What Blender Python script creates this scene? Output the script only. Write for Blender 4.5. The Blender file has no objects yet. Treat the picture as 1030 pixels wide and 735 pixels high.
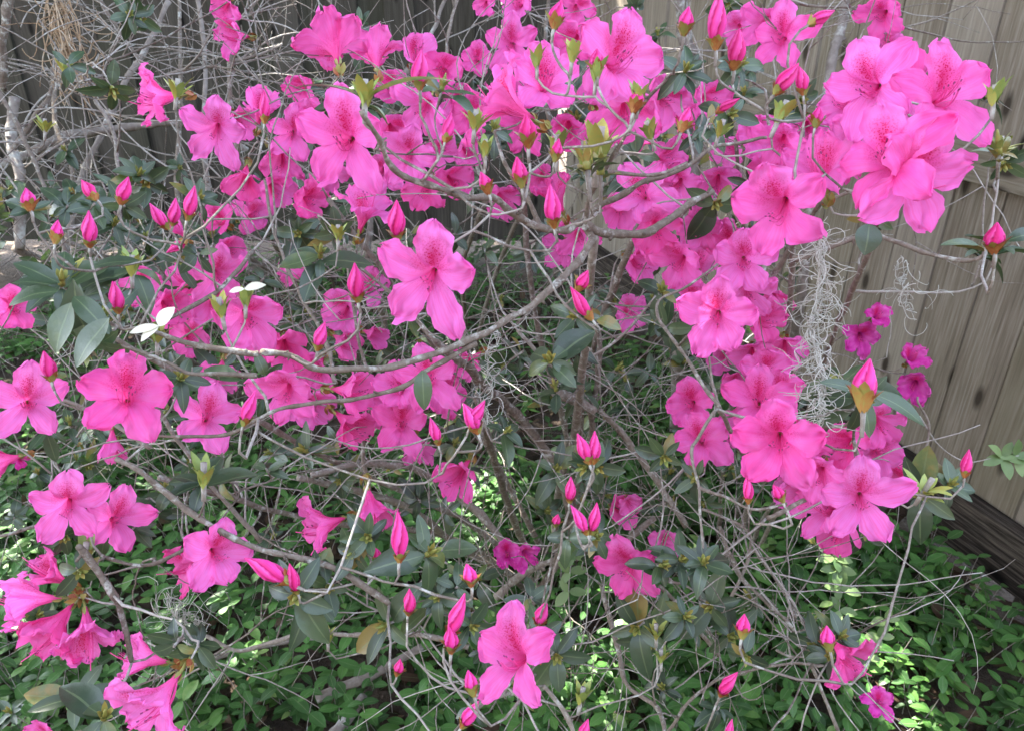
import bpy, math, random
from mathutils import Vector, Matrix, Quaternion, noise

random.seed(7)
sc = bpy.context.scene
COL = sc.collection

# ------------------------------------------------------------------ camera, sky, sun, exposure
CAM = Vector((0.0, 0.0, 1.45))
PITCH = math.radians(28.0)
FPX = 780.0                                   # focal length in pixels of the 1030 px wide photograph
cam_d = bpy.data.cameras.new('camera')
cam = bpy.data.objects.new('camera', cam_d)
COL.objects.link(cam)
cam.location = CAM
cam.rotation_euler = (math.pi / 2 - PITCH, 0, 0)
cam_d.sensor_width = 36.0
cam_d.lens = FPX / 1030.0 * 36.0
cam_d.clip_start = 0.02
cam_d.clip_end = 500.0
cam_d.dof.use_dof = True
cam_d.dof.focus_distance = 0.85
cam_d.dof.aperture_fstop = 16.0
sc.camera = cam

SUN = Vector((-0.38, 0.34, 0.86)).normalized()     # direction towards the sun
world = bpy.data.worlds.new('World')
sc.world = world
world.use_nodes = True
nt = world.node_tree
bg = nt.nodes['Background']
sky = nt.nodes.new('ShaderNodeTexSky')
sky.sky_type = 'NISHITA'
sky.sun_disc = False
sky.sun_elevation = math.asin(SUN.z)
sky.sun_rotation = math.atan2(SUN.x, SUN.y)
sky.dust_density = 3.0
sky.ozone_density = 0.6
hs = nt.nodes.new('ShaderNodeHueSaturation')         # a bright hazy sky, less blue than clear air
hs.inputs['Saturation'].default_value = 0.70
nt.links.new(sky.outputs[0], hs.inputs['Color'])
nt.links.new(hs.outputs[0], bg.inputs[0])
bg.inputs[1].default_value = 0.15
sun_d = bpy.data.lights.new('sun', 'SUN')
sun_d.energy = 4.0
sun_d.angle = math.radians(0.53)
sun_d.color = (1.0, 0.95, 0.86)
sun = bpy.data.objects.new('sun', sun_d)
COL.objects.link(sun)
sun.rotation_euler = SUN.to_track_quat('Z', 'Y').to_euler()
sun.location = (0, 0, 8)
sc.view_settings.view_transform = 'Standard'
sc.view_settings.look = 'None'
sc.view_settings.gamma = 1.0
sc.view_settings.exposure = 3.45
sc.cycles.max_bounces = 6
sc.cycles.use_denoising = True

# ------------------------------------------------------------------ projection helpers
CP, SP = math.cos(PITCH), math.sin(PITCH)
RT, FW, DN = Vector((1, 0, 0)), Vector((0, CP, -SP)), Vector((0, -SP, -CP))


def ray(px, py):
    return FW + RT * ((px - 515.0) / FPX) + DN * ((py - 367.5) / FPX)


def at(px, py, depth):
    return CAM + ray(px, py) * depth


def ground_at(px, py, z=0.0):
    r = ray(px, py)
    return CAM + r * ((z - CAM.z) / r.z)


def depth_of(p):
    return (p - CAM).dot(FW)


def pix(p):
    q = p - CAM
    d = q.dot(FW)
    return 515.0 + FPX * q.dot(RT) / d, 367.5 + FPX * q.dot(DN) / d


# ------------------------------------------------------------------ object helpers
class MB:
    def __init__(self):
        self.v, self.f, self.m, self.a = [], [], [], {}

    def att(self, name, values, start):
        lst = self.a.setdefault(name, [])
        while len(lst) < start:
            lst.append(0.0)
        lst.extend(values)

    def mesh(self, name, mats, smooth=True):
        me = bpy.data.meshes.new(name)
        me.from_pydata([tuple(p) for p in self.v], [], self.f)
        for mt in mats:
            me.materials.append(mt)
        if self.m:
            me.polygons.foreach_set('material_index', self.m)
        if smooth:
            me.polygons.foreach_set('use_smooth', [True] * len(me.polygons))
        for k, lst in self.a.items():
            while len(lst) < len(self.v):
                lst.append(0.0)
            at_ = me.attributes.new(k, 'FLOAT', 'POINT')
            at_.data.foreach_set('value', lst)
        me.update()
        return me


def link(name, me, parent=None, mat=None):
    o = bpy.data.objects.new(name, me)
    COL.objects.link(o)
    if parent is not None:
        o.parent = parent
    if mat is not None:
        o.matrix_local = mat
    return o


def tag(o, label=None, cat=None, group=None, kind=None):
    if label: o['label'] = label
    if cat: o['category'] = cat
    if group: o['group'] = group
    if kind: o['kind'] = kind
    return o


def empty(name, loc, label, cat, group=None):
    o = bpy.data.objects.new(name, None)
    COL.objects.link(o)
    o.location = loc
    o.empty_display_size = 0.1
    return tag(o, label, cat, group)


def spline(pts, n=6):
    """Catmull-Rom through points"""
    if len(pts) < 3:
        return [pts[0].lerp(pts[-1], i / n) for i in range(n + 1)]
    P = [pts[0] * 2 - pts[1]] + list(pts) + [pts[-1] * 2 - pts[-2]]
    out = []
    for i in range(1, len(P) - 2):
        p0, p1, p2, p3 = P[i - 1], P[i], P[i + 1], P[i + 2]
        for k in range(n):
            t = k / n
            out.append(0.5 * ((2 * p1) + (p2 - p0) * t + (2 * p0 - 5 * p1 + 4 * p2 - p3) * t * t + (3 * p1 - p0 - 3 * p2 + p3) * t ** 3))
    out.append(pts[-1])
    return out


def tube(mb, path, r0, r1, sides=6, mi=0, tint=0.5, wob=0.0, cap=True):
    n = len(path)
    s0 = len(mb.v)
    t = (path[1] - path[0]).normalized()
    nrm = t.orthogonal().normalized()
    for i, p in enumerate(path):
        if i < n - 1:
            t2 = path[i + 1] - (path[i - 1] if i else path[i])
        else:
            t2 = path[i] - path[i - 1]
        if t2.length > 1e-9:
            t2.normalize()
            nrm = nrm - t2 * nrm.dot(t2)
            if nrm.length < 1e-6:
                nrm = t2.orthogonal()
            nrm.normalize()
            t = t2
        b = t.cross(nrm)
        r = r0 + (r1 - r0) * (i / (n - 1))
        if wob:
            r *= 1 + wob * noise.noise(p * 60.0) + wob * 0.7 * noise.noise(p * 150.0)
        for k in range(sides):
            a = 2 * math.pi * k / sides
            mb.v.append(p + nrm * (r * math.cos(a)) + b * (r * math.sin(a)))
    for i in range(n - 1):
        for k in range(sides):
            a0 = s0 + i * sides + k
            a1 = s0 + i * sides + (k + 1) % sides
            mb.f.append((a0, a1, a1 + sides, a0 + sides))
            mb.m.append(mi)
    if cap:
        mb.f.append(tuple(s0 + (n - 1) * sides + k for k in range(sides)))
        mb.m.append(mi)
        mb.f.append(tuple(s0 + k for k in reversed(range(sides))))
        mb.m.append(mi)
    mb.att('tint', [tint] * (len(mb.v) - s0), s0)


def add_leaf(mb, base, d, up, L, W, droop=0.2, fold=0.25, tint=0.5, mi=0, rows=6, wave=0.0):
    d = d.normalized()
    side = d.cross(up)
    if side.length < 1e-5:
        side = d.orthogonal()
    side.normalize()
    up2 = side.cross(d).normalized()
    s0 = len(mb.v)
    lat = []
    ph = random.random() * 6
    for i in range(rows + 1):
        t = i / rows
        w = W * 0.5 * (math.sin(math.pi * t ** 0.95) ** 0.68 if 0 < t < 1 else 0.0)
        w = max(w, W * 0.03)
        c = base + d * (L * (t - 0.15 * droop * t * t)) + up2 * (L * (-droop * t * t + 0.02 * math.sin(5 * t + ph)))
        for k in (-1, 0, 1):
            mb.v.append(c + side * (k * w) + up2 * (abs(k) * w * fold + wave * W * math.sin(9 * t + ph + k)))
            lat.append(float(k))
    for i in range(rows):
        for k in range(2):
            a = s0 + i * 3 + k
            mb.f.append((a, a + 1, a + 4, a + 3))
            mb.m.append(mi)
    n = len(mb.v) - s0
    mb.att('tint', [tint] * n, s0)
    mb.att('lat', lat, s0)


def rnd(a, b):
    return random.uniform(a, b)


def rvec():
    while True:
        v = Vector((rnd(-1, 1), rnd(-1, 1), rnd(-1, 1)))
        if 0.05 < v.length < 1:
            return v.normalized()


# ------------------------------------------------------------------ materials
class NT:
    def __init__(self, name):
        self.mat = bpy.data.materials.new(name)
        self.mat.use_nodes = True
        self.t = self.mat.node_tree
        self.b = self.t.nodes['Principled BSDF']
        self.out = self.t.nodes['Material Output']

    def n(self, typ, **kw):
        x = self.t.nodes.new(typ)
        for k, v in kw.items():
            setattr(x, k, v)
        return x

    def l(self, a, b):
        self.t.links.new(a, b)

    def attr(self, name):
        return self.n('ShaderNodeAttribute', attribute_name=name).outputs['Fac']

    def math(self, op, a, b=None, c=None, clamp=False):
        x = self.n('ShaderNodeMath', operation=op, use_clamp=clamp)
        for i, v in enumerate((a, b, c)):
            if v is None: continue
            if isinstance(v, (int, float)): x.inputs[i].default_value = v
            else: self.l(v, x.inputs[i])
        return x.outputs[0]

    def mix(self, fac, a, b, mode='MIX'):
        x = self.n('ShaderNodeMix', data_type='RGBA', blend_type=mode)
        for sock, v in ((x.inputs[0], fac), (x.inputs[6], a), (x.inputs[7], b)):
            if isinstance(v, (int, float)): sock.default_value = v
            elif isinstance(v, (tuple, list)): sock.default_value = (*v[:3], 1.0)
            else: self.l(v, sock)
        return x.outputs[2]

    def ramp(self, fac, stops):
        x = self.n('ShaderNodeValToRGB')
        el = x.color_ramp.elements
        while len(el) < len(stops): el.new(0.5)
        for e, (p, c) in zip(el, stops):
            e.position = p
            e.color = (*c[:3], 1.0) if isinstance(c, (tuple, list)) else (c, c, c, 1.0)
        self.l(fac, x.inputs[0])
        return x.outputs[0]

    def noise(self, scale, vec=None, detail=3.0, rough=0.55):
        x = self.n('ShaderNodeTexNoise')
        x.inputs['Scale'].default_value = scale
        x.inputs['Detail'].default_value = detail
        x.inputs['Roughness'].default_value = rough
        if vec is not None: self.l(vec, x.inputs['Vector'])
        return x.outputs['Fac']

    def obj(self, scale=None):
        c = self.n('ShaderNodeTexCoord').outputs['Object']
        if scale is None: return c
        m = self.n('ShaderNodeMapping')
        m.inputs['Scale'].default_value = scale
        self.l(c, m.inputs['Vector'])
        return m.outputs[0]

    def bump(self, h, strength, dist):
        x = self.n('ShaderNodeBump')
        x.inputs['Strength'].default_value = strength
        x.inputs['Distance'].default_value = dist
        self.l(h, x.inputs['Height'])
        self.l(x.outputs[0], self.b.inputs['Normal'])

    def translucent(self, col, fac):
        tr = self.n('ShaderNodeBsdfTranslucent')
        if isinstance(col, tuple): tr.inputs[0].default_value = (*col, 1)
        else: self.l(col, tr.inputs[0])
        ms = self.n('ShaderNodeMixShader')
        ms.inputs[0].default_value = fac
        self.l(self.b.outputs[0], ms.inputs[1])
        self.l(tr.outputs[0], ms.inputs[2])
        self.l(ms.outputs[0], self.out.inputs[0])


def petal_material(name, pink, pink2, deep, trans=0.50, streak=0.0):
    m = NT(name)
    r = m.n('ShaderNodeObjectInfo').outputs['Random']
    along, lat, bl = m.attr('along'), m.attr('lat'), m.attr('blotch')
    o = m.obj()
    base = m.mix(r, pink, pink2)
    # fine veins fanning along each petal
    cmb = m.n('ShaderNodeCombineXYZ')
    m.l(m.math('MULTIPLY', lat, 7.0), cmb.inputs[0])
    m.l(m.math('MULTIPLY', along, 1.2), cmb.inputs[1])
    m.l(r, cmb.inputs[2])
    vein = m.noise(1.6, cmb.outputs[0], 2.0)
    base = m.mix(m.math('MULTIPLY', m.math('SUBTRACT', vein, 0.42, clamp=True), 1.5), base, deep)
    soft = m.noise(60.0, o, 2.0)
    base = m.mix(m.math('MULTIPLY', m.math('SUBTRACT', soft, 0.5, clamp=True), 0.9), base, (0.96, 0.27, 0.78))
    pale = m.noise(22.0, o, 2.0)  # random pale patches imitate light glowing through the petals
    base = m.mix(m.math('MULTIPLY', m.math('SUBTRACT', pale, 0.46, clamp=True), 2.6, clamp=True), base, (0.96, 0.32, 0.77))
    thr = m.math('MULTIPLY', m.math('SUBTRACT', 0.42, along, clamp=True), 1.6, clamp=True)
    base = m.mix(thr, base, deep)
    vo = m.n('ShaderNodeTexVoronoi')
    vo.inputs['Scale'].default_value = 620.0
    m.l(o, vo.inputs['Vector'])
    spk = m.math('LESS_THAN', vo.outputs['Distance'], 0.42)
    bm = m.math('ADD', m.math('MULTIPLY', bl, 0.72), m.math('MULTIPLY', m.math('MULTIPLY', spk, m.math('POWER', bl, 0.6)), 0.75), clamp=True)
    base = m.mix(bm, base, (0.66, 0.008, 0.11))
    if streak:
        base = m.mix(m.math('MULTIPLY', m.math('SUBTRACT', 0.15, lat, clamp=True), streak, clamp=True), base, deep)
        base = m.mix(m.math('MULTIPLY', m.math('SUBTRACT', lat, 0.55, clamp=True), 1.4, clamp=True), base, (0.93, 0.22, 0.56))
    m.l(base, m.b.inputs['Base Color'])
    m.b.inputs['Roughness'].default_value = 0.55
    m.b.inputs['Specular IOR Level'].default_value = 0.25
    m.bump(vein, 0.5, 0.0012)
    m.translucent(base, trans)
    return m.mat


M_PETAL = petal_material('azalea_petal', (0.95, 0.23, 0.70), (0.92, 0.11, 0.47), (0.90, 0.05, 0.26))
M_BUDP = petal_material('azalea_bud_petal', (0.86, 0.065, 0.42), (0.82, 0.04, 0.30), (0.58, 0.008, 0.12), 0.22, 0.9)
M_FADED_SHADED = petal_material('faded_shaded_petal', (0.72, 0.05, 0.45), (0.66, 0.035, 0.34), (0.5, 0.02, 0.24), 0.3)  # also purples two blooms lying in shade, the shade put into the colour


def leaf_material(name, stops, rough, trans, veins=True, spec=0.5):
    m = NT(name)
    t, lat = m.attr('tint'), m.attr('lat')
    o = m.obj()
    r = m.n('ShaderNodeObjectInfo').outputs['Random']
    ns = m.noise(90.0, o, 3.0)
    v = m.math('ADD', m.math('ADD', t, m.math('MULTIPLY', m.math('SUBTRACT', ns, 0.5), 0.35)), m.math('MULTIPLY', m.math('SUBTRACT', r, 0.5), 0.2), clamp=True)
    c = m.ramp(v, stops)
    if veins:
        mid = m.math('LESS_THAN', m.math('ABSOLUTE', lat), 0.07)
        c = m.mix(m.math('MULTIPLY', mid, 0.5), c, (0.16, 0.22, 0.10))
    m.l(c, m.b.inputs['Base Color'])
    rg = m.math('ADD', rough - 0.1, m.math('MULTIPLY', ns, 0.25))
    m.l(rg, m.b.inputs['Roughness'])
    m.b.inputs['Specular IOR Level'].default_value = spec
    m.bump(m.noise(260.0, o, 2.0), 0.35, 0.001)
    m.translucent(m.mix(0.5, c, (0.12, 0.22, 0.02)), trans)
    return m.mat


M_LEAF = leaf_material('azalea_leaf', [(0.0, (0.016, 0.031, 0.017)), (0.45, (0.036, 0.066, 0.034)), (0.80, (0.062, 0.100, 0.042)), (0.93, (0.12, 0.155, 0.045)), (1.0, (0.21, 0.16, 0.04))], 0.38, 0.16, True, 0.7)
M_GLEAF = leaf_material('ground_leaf', [(0.0, (0.026, 0.075, 0.018)), (0.5, (0.060, 0.165, 0.034)), (0.85, (0.100, 0.225, 0.046)), (1.0, (0.18, 0.27, 0.08))], 0.45, 0.24)
M_PALE = leaf_material('pale_new_leaf', [(0.0, (0.07, 0.14, 0.045)), (1.0, (0.22, 0.31, 0.12))], 0.45, 0.28, False)
M_SUNLIT_CREAM = leaf_material('sunlit_cream_leaf', [(0.0, (0.62, 0.62, 0.46)), (1.0, (0.80, 0.80, 0.68))], 0.45, 0.25, False)  # near-white colour stands in for sun striking these young leaves
M_LITTER = leaf_material('dead_leaf', [(0.0, (0.0224, 0.0136, 0.0088)), (0.5, (0.0600, 0.0360, 0.0224)), (0.85, (0.1280, 0.0840, 0.0520)), (1.0, (0.2400, 0.1760, 0.1200))], 0.7, 0.08, True, 0.2)
M_CROWN = leaf_material('oak_leaf', [(0.0, (0.03, 0.06, 0.02)), (1.0, (0.06, 0.11, 0.03))], 0.5, 0.15, False)


def scale_material(name, stops):
    m = NT(name)
    c = m.ramp(m.math('ADD', m.math('MULTIPLY', m.noise(300.0, m.obj(), 2.0), 0.5), m.math('MULTIPLY', m.attr('tint'), 0.6)), stops)
    m.l(c, m.b.inputs['Base Color'])
    m.b.inputs['Roughness'].default_value = 0.5
    return m.mat


M_BRACT = scale_material('bud_bract', [(0.25, (0.2400, 0.0560, 0.0160)), (0.5, (0.3360, 0.1600, 0.0400)), (0.75, (0.2560, 0.2400, 0.0560)), (0.95, (0.1760, 0.2240, 0.0560))])
M_CALYX = scale_material('calyx_green', [(0.2, (0.1360, 0.1445, 0.0340)), (0.6, (0.2380, 0.2295, 0.0595)), (0.9, (0.2890, 0.1870, 0.0595))])


def simple(name, col, rough=0.6, spec=0.3):
    m = NT(name)
    m.b.inputs['Base Color'].default_value = (*col, 1)
    m.b.inputs['Roughness'].default_value = rough
    m.b.inputs['Specular IOR Level'].default_value = spec
    return m


M_STAMEN = simple('stamen_pink', (0.74, 0.07, 0.30)).mat
M_ANTHER = simple('anther', (0.26, 0.035, 0.14)).mat


def bark_material(name, stops, scale, bump):
    m = NT(name)
    o = m.obj()
    a = m.noise(scale, o, 5.0, 0.65)
    v = m.math('ADD', m.math('MULTIPLY', a, 0.8), m.math('MULTIPLY', m.attr('tint'), 0.4))
    c = m.ramp(v, stops)
    lich = m.noise(scale * 0.45, o, 4.0, 0.7)
    c = m.mix(m.math('MULTIPLY', m.math('SUBTRACT', lich, 0.54, clamp=True), 7.0, clamp=True), c, (0.42, 0.43, 0.39))
    m.l(c, m.b.inputs['Base Color'])
    m.b.inputs['Roughness'].default_value = 0.85
    m.b.inputs['Specular IOR Level'].default_value = 0.2
    m.bump(a, 0.7, bump)
    return m.mat


M_BARK = bark_material('azalea_bark', [(0.2, (0.0560, 0.0416, 0.0336)), (0.5, (0.1440, 0.1160, 0.0920)), (0.8, (0.2720, 0.2400, 0.2000))], 130.0, 0.002)
M_TWIG = bark_material('twig_bark', [(0.2, (0.075, 0.055, 0.044)), (0.5, (0.175, 0.150, 0.125)), (0.85, (0.36, 0.335, 0.30))], 160.0, 0.001)
M_TRUNK = bark_material('trunk_bark', [(0.2, (0.0600, 0.0450, 0.0375)), (0.5, (0.1500, 0.1237, 0.1050)), (0.8, (0.2700, 0.2400, 0.2100))], 50.0, 0.004)
M_MOSS = bark_material('moss_strand', [(0.2, (0.24, 0.235, 0.20)), (0.6, (0.42, 0.42, 0.37)), (0.9, (0.55, 0.55, 0.50))], 90.0, 0.0005)
M_DRY = bark_material('dry_stalk', [(0.2, (0.1445, 0.0850, 0.0467)), (0.6, (0.3060, 0.2125, 0.1275)), (0.9, (0.4250, 0.3315, 0.2210))], 90.0, 0.0005)


def wood_material(name, dark, mid, light, alg):
    m = NT(name)
    o = m.obj((38.0, 38.0, 1.4))
    r = m.n('ShaderNodeObjectInfo').outputs['Random']
    off = m.n('ShaderNodeVectorMath', operation='ADD')
    cx = m.n('ShaderNodeCombineXYZ')
    for i in range(3): m.l(m.math('MULTIPLY', r, 37.0 + 11 * i), cx.inputs[i])
    m.l(o, off.inputs[0]); m.l(cx.outputs[0], off.inputs[1])
    g1 = m.noise(4.0, off.outputs[0], 6.0, 0.62)
    g2 = m.noise(0.7, off.outputs[0], 3.0)
    c = m.ramp(m.math('ADD', m.math('MULTIPLY', g1, 0.75), m.math('MULTIPLY', g2, 0.3)), [(0.30, dark), (0.52, mid), (0.72, light)])
    al = m.noise(2.4, m.obj(), 4.0)
    c = m.mix(m.math('MULTIPLY', m.math('SUBTRACT', al, 0.46, clamp=True), 2.2, clamp=True), c, alg)
    c = m.mix(m.math('MULTIPLY', m.math('SUBTRACT', r, 0.5), 0.8, clamp=True), c, light)
    c = m.mix(m.math('MULTIPLY', m.math('SUBTRACT', 0.45, r), 1.1, clamp=True), c, alg)
    # knots
    sp = m.n('ShaderNodeSeparateXYZ')
    m.l(m.n('ShaderNodeTexCoord').outputs['Object'], sp.inputs[0])
    kv = m.n('ShaderNodeCombineXYZ')
    m.l(m.math('ADD', m.math('MULTIPLY', sp.outputs[0], 7.0), m.math('MULTIPLY', r, 37.0)), kv.inputs[0])
    m.l(m.math('ADD', m.math('MULTIPLY', sp.outputs[2], 2.6), m.math('MULTIPLY', r, 61.0)), kv.inputs[1])
    vo = m.n('ShaderNodeTexVoronoi', voronoi_dimensions='2D')
    vo.inputs['Scale'].default_value = 1.0
    m.l(kv.outputs[0], vo.inputs['Vector'])
    kn = m.math('MULTIPLY', m.math('SUBTRACT', 0.115, vo.outputs['Distance'], clamp=True), 14.0, clamp=True)
    c = m.mix(kn, c, tuple(x * 0.5 for x in dark))
    m.l(c, m.b.inputs['Base Color'])
    m.b.inputs['Roughness'].default_value = 0.85
    m.b.inputs['Specular IOR Level'].default_value = 0.15
    m.bump(g1, 0.6, 0.004)
    return m.mat


M_FENCE = wood_material('weathered_board', (0.098, 0.078, 0.056), (0.212, 0.178, 0.136), (0.33, 0.292, 0.238), (0.165, 0.148, 0.092))
M_FENCE_SHADED = wood_material('shaded_weathered_board', (0.0263, 0.0225, 0.0180), (0.0562, 0.0488, 0.0390), (0.0975, 0.0863, 0.0713), (0.0413, 0.0450, 0.0263))  # darker copy of the fence wood; the back fence's shade is in its colour
M_ROT = wood_material('rotten_board', (0.008, 0.007, 0.006), (0.026, 0.020, 0.016), (0.17, 0.14, 0.11), (0.02, 0.02, 0.014))


M_NAIL = simple('rusty_nail', (0.06, 0.035, 0.025), 0.7).mat


def ground_material():
    m = NT('soil')
    o = m.obj()
    c = m.ramp(m.noise(9.0, o, 8.0, 0.7), [(0.3, (0.022, 0.015, 0.010)), (0.5, (0.060, 0.042, 0.028)), (0.7, (0.11, 0.08, 0.055))])
    m.l(c, m.b.inputs['Base Color'])
    m.b.inputs['Roughness'].default_value = 0.95
    m.bump(m.noise(40.0, o, 6.0), 0.8, 0.02)
    return m.mat


M_SOIL = ground_material()

# ------------------------------------------------------------------ the ground
gm = MB()
N = 60
for i in range(N + 1):
    for j in range(N + 1):
        fx, fy = (i / N * 2 - 1), (j / N * 2 - 1)
        x = math.copysign(abs(fx) ** 3 * 40, fx) + fx * 4
        y = 2 + math.copysign(abs(fy) ** 3 * 40, fy) + fy * 4
        z = 0.03 * noise.noise(Vector((x * 1.3, y * 1.3, 0))) - 0.015
        gm.v.append(Vector((x, y, z)))
for i in range(N):
    for j in range(N):
        a = i * (N + 1) + j
        gm.f.append((a, a + N + 1, a + N + 2, a + 1)); gm.m.append(0)
tag(link('ground', gm.mesh('ground', [M_SOIL])), kind='structure')

# ------------------------------------------------------------------ fences
def box(mb, c, sx, sy, sz, ax, ay, mi=0, nz=8, jitter=0.0):
    """a board: ax, ay are horizontal unit axes; bottom centre at c; subdivided along z"""
    s0 = len(mb.v)
    ch = min(sx, sy) * 0.12
    prof = [(-sx + ch, -sy), (sx - ch, -sy), (sx, -sy + ch), (sx, sy - ch), (sx - ch, sy), (-sx + ch, sy), (-sx, sy - ch), (-sx, -sy + ch)]
    for k in range(nz + 1):
        z = sz * k / nz
        jx, jy = jitter * noise.noise(c * 3 + Vector((0, 0, z * 2.0))), jitter * noise.noise(c * 5 + Vector((9, 0, z * 2.0)))
        for px_, py_ in prof:
            mb.v.append(c + ax * (px_ + jx) + ay * (py_ + jy) + Vector((0, 0, z)))
    P = len(prof)
    for k in range(nz):
        for q in range(P):
            a, b = s0 + k * P + q, s0 + k * P + (q + 1) % P
            mb.f.append((a, b, b + P, a + P)); mb.m.append(mi)
    mb.f.append(tuple(s0 + nz * P + q for q in range(P))); mb.m.append(mi)
    mb.f.append(tuple(s0 + q for q in reversed(range(P)))); mb.m.append(mi)


def fence(origin, d, length, bw, mat, label, height, rail_zs, base_board, railmat):
    root = empty('wooden_fence', origin, label, 'fence')
    d = d.normalized()
    side = Vector((d.y, -d.x, 0))                    # away from the viewer
    n = int(length / bw)
    for i in range(n):
        mb = MB()
        w = bw * (rnd(0.945, 0.98) if mat is M_FENCE else 1.03) / 2
        # modelled with its grain along z at the board's own origin
        box(mb, Vector((0, 0, 0)), w, 0.010, height + rnd(-0.015, 0.015), Vector((1, 0, 0)), Vector((0, 1, 0)), 0, 10, 0.006)
        o = link('board', mb.mesh('board', [mat], False), root)
        yaw = math.atan2(d.y, d.x)
        o.matrix_local = Matrix.Translation(d * (bw * (i + 0.5)) + side * (rnd(-0.006, 0.006) if mat is M_FENCE else (.012 if i % 2 else -.012) + rnd(-.001, .001)) + Vector((0, 0, 0.06))) @ Matrix.Rotation(yaw + rnd(-0.012, 0.012), 4, 'Z') @ Matrix.Rotation(rnd(-0.006, 0.006), 4, 'Y')
    def lying(name, z, h, th, off, mat_, jit):
        mb = MB()
        box(mb, Vector((0, 0, 0)), h / 2, th / 2, length, Vector((1, 0, 0)), Vector((0, 1, 0)), 0, 40, jit)
        o = link(name, mb.mesh(name, [mat_], False), root)
        X = Vector((0, 0, 1)); Z = d; Y = Z.cross(X)
        mt = Matrix((X, Y, Z)).transposed().to_4x4()
        mt.translation = Vector((0, 0, z + h / 2)) - side * off
        o.matrix_local = mt
    for z in rail_zs:
        lying('rail', z, 0.089, 0.038, 0.034, railmat, 0.002)
    if base_board:
        lying('base_board', 0.02, 0.16, 0.050, 0.040, M_ROT, 0.010)
    return root


FD = Vector((-0.375, 0.927, 0)).normalized()
FP = ground_at(980, 574) + Vector((FD.y, -FD.x, 0)) * 0.056
f0 = FP - FD * 1.0


def on_fence(px, py):
    nrm = Vector((FD.y, -FD.x, 0))
    r = ray(px, py)
    return CAM + r * ((FP - CAM).dot(nrm) / r.dot(nrm))


RAIL_Z = on_fence(1000, 184).z
flen = math.ceil((3.93 - f0.y) / FD.y / .14) * .14 + 1e-4
fence(f0, FD, flen, 0.140, M_FENCE, 'pale weathered plank fence with a rotten base board, close along the right side', 1.8, (RAIL_Z, RAIL_Z + .62), True, M_FENCE)
corner = f0 + FD * flen
fence(Vector((corner.x + 0.08, corner.y + 0.045, 0)) - Vector((4.76, 0, 0)), Vector((1, 0, 0)), 4.76, 0.14, M_FENCE_SHADED, 'dark shaded plank fence behind the bare twigs, far back on the left', 1.8, (1.14,), False, M_FENCE_SHADED)

# ------------------------------------------------------------------ flower meshes
def crom(vals, t):
    n = len(vals) - 1
    i = min(int(t), n - 1)
    f = t - i
    p1, p2 = vals[i], vals[i + 1]
    p0 = vals[i - 1] if i else 2 * p1 - p2
    p3 = vals[i + 2] if i + 2 <= n else 2 * p2 - p1
    return 0.5 * (2 * p1 + (p2 - p0) * f + (2 * p0 - 5 * p1 + 4 * p2 - p3) * f * f + (3 * p1 - p0 - 3 * p2 + p3) * f ** 3)


R_OPEN, Z_OPEN = [0.18, 0.34, 0.70, 1.22, 2.15, 3.30, 4.50], [0.0, 0.9, 1.8, 2.6, 3.20, 3.45, 3.35]
R_SHUT, Z_SHUT = [0.18, 0.32, 0.58, 0.88, 1.15, 1.30, 1.05], [0.0, 0.9, 1.9, 2.9, 3.9, 4.8, 5.6]
W_KN = [0.16, 0.28, 0.58, 1.00, 1.36]


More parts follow.
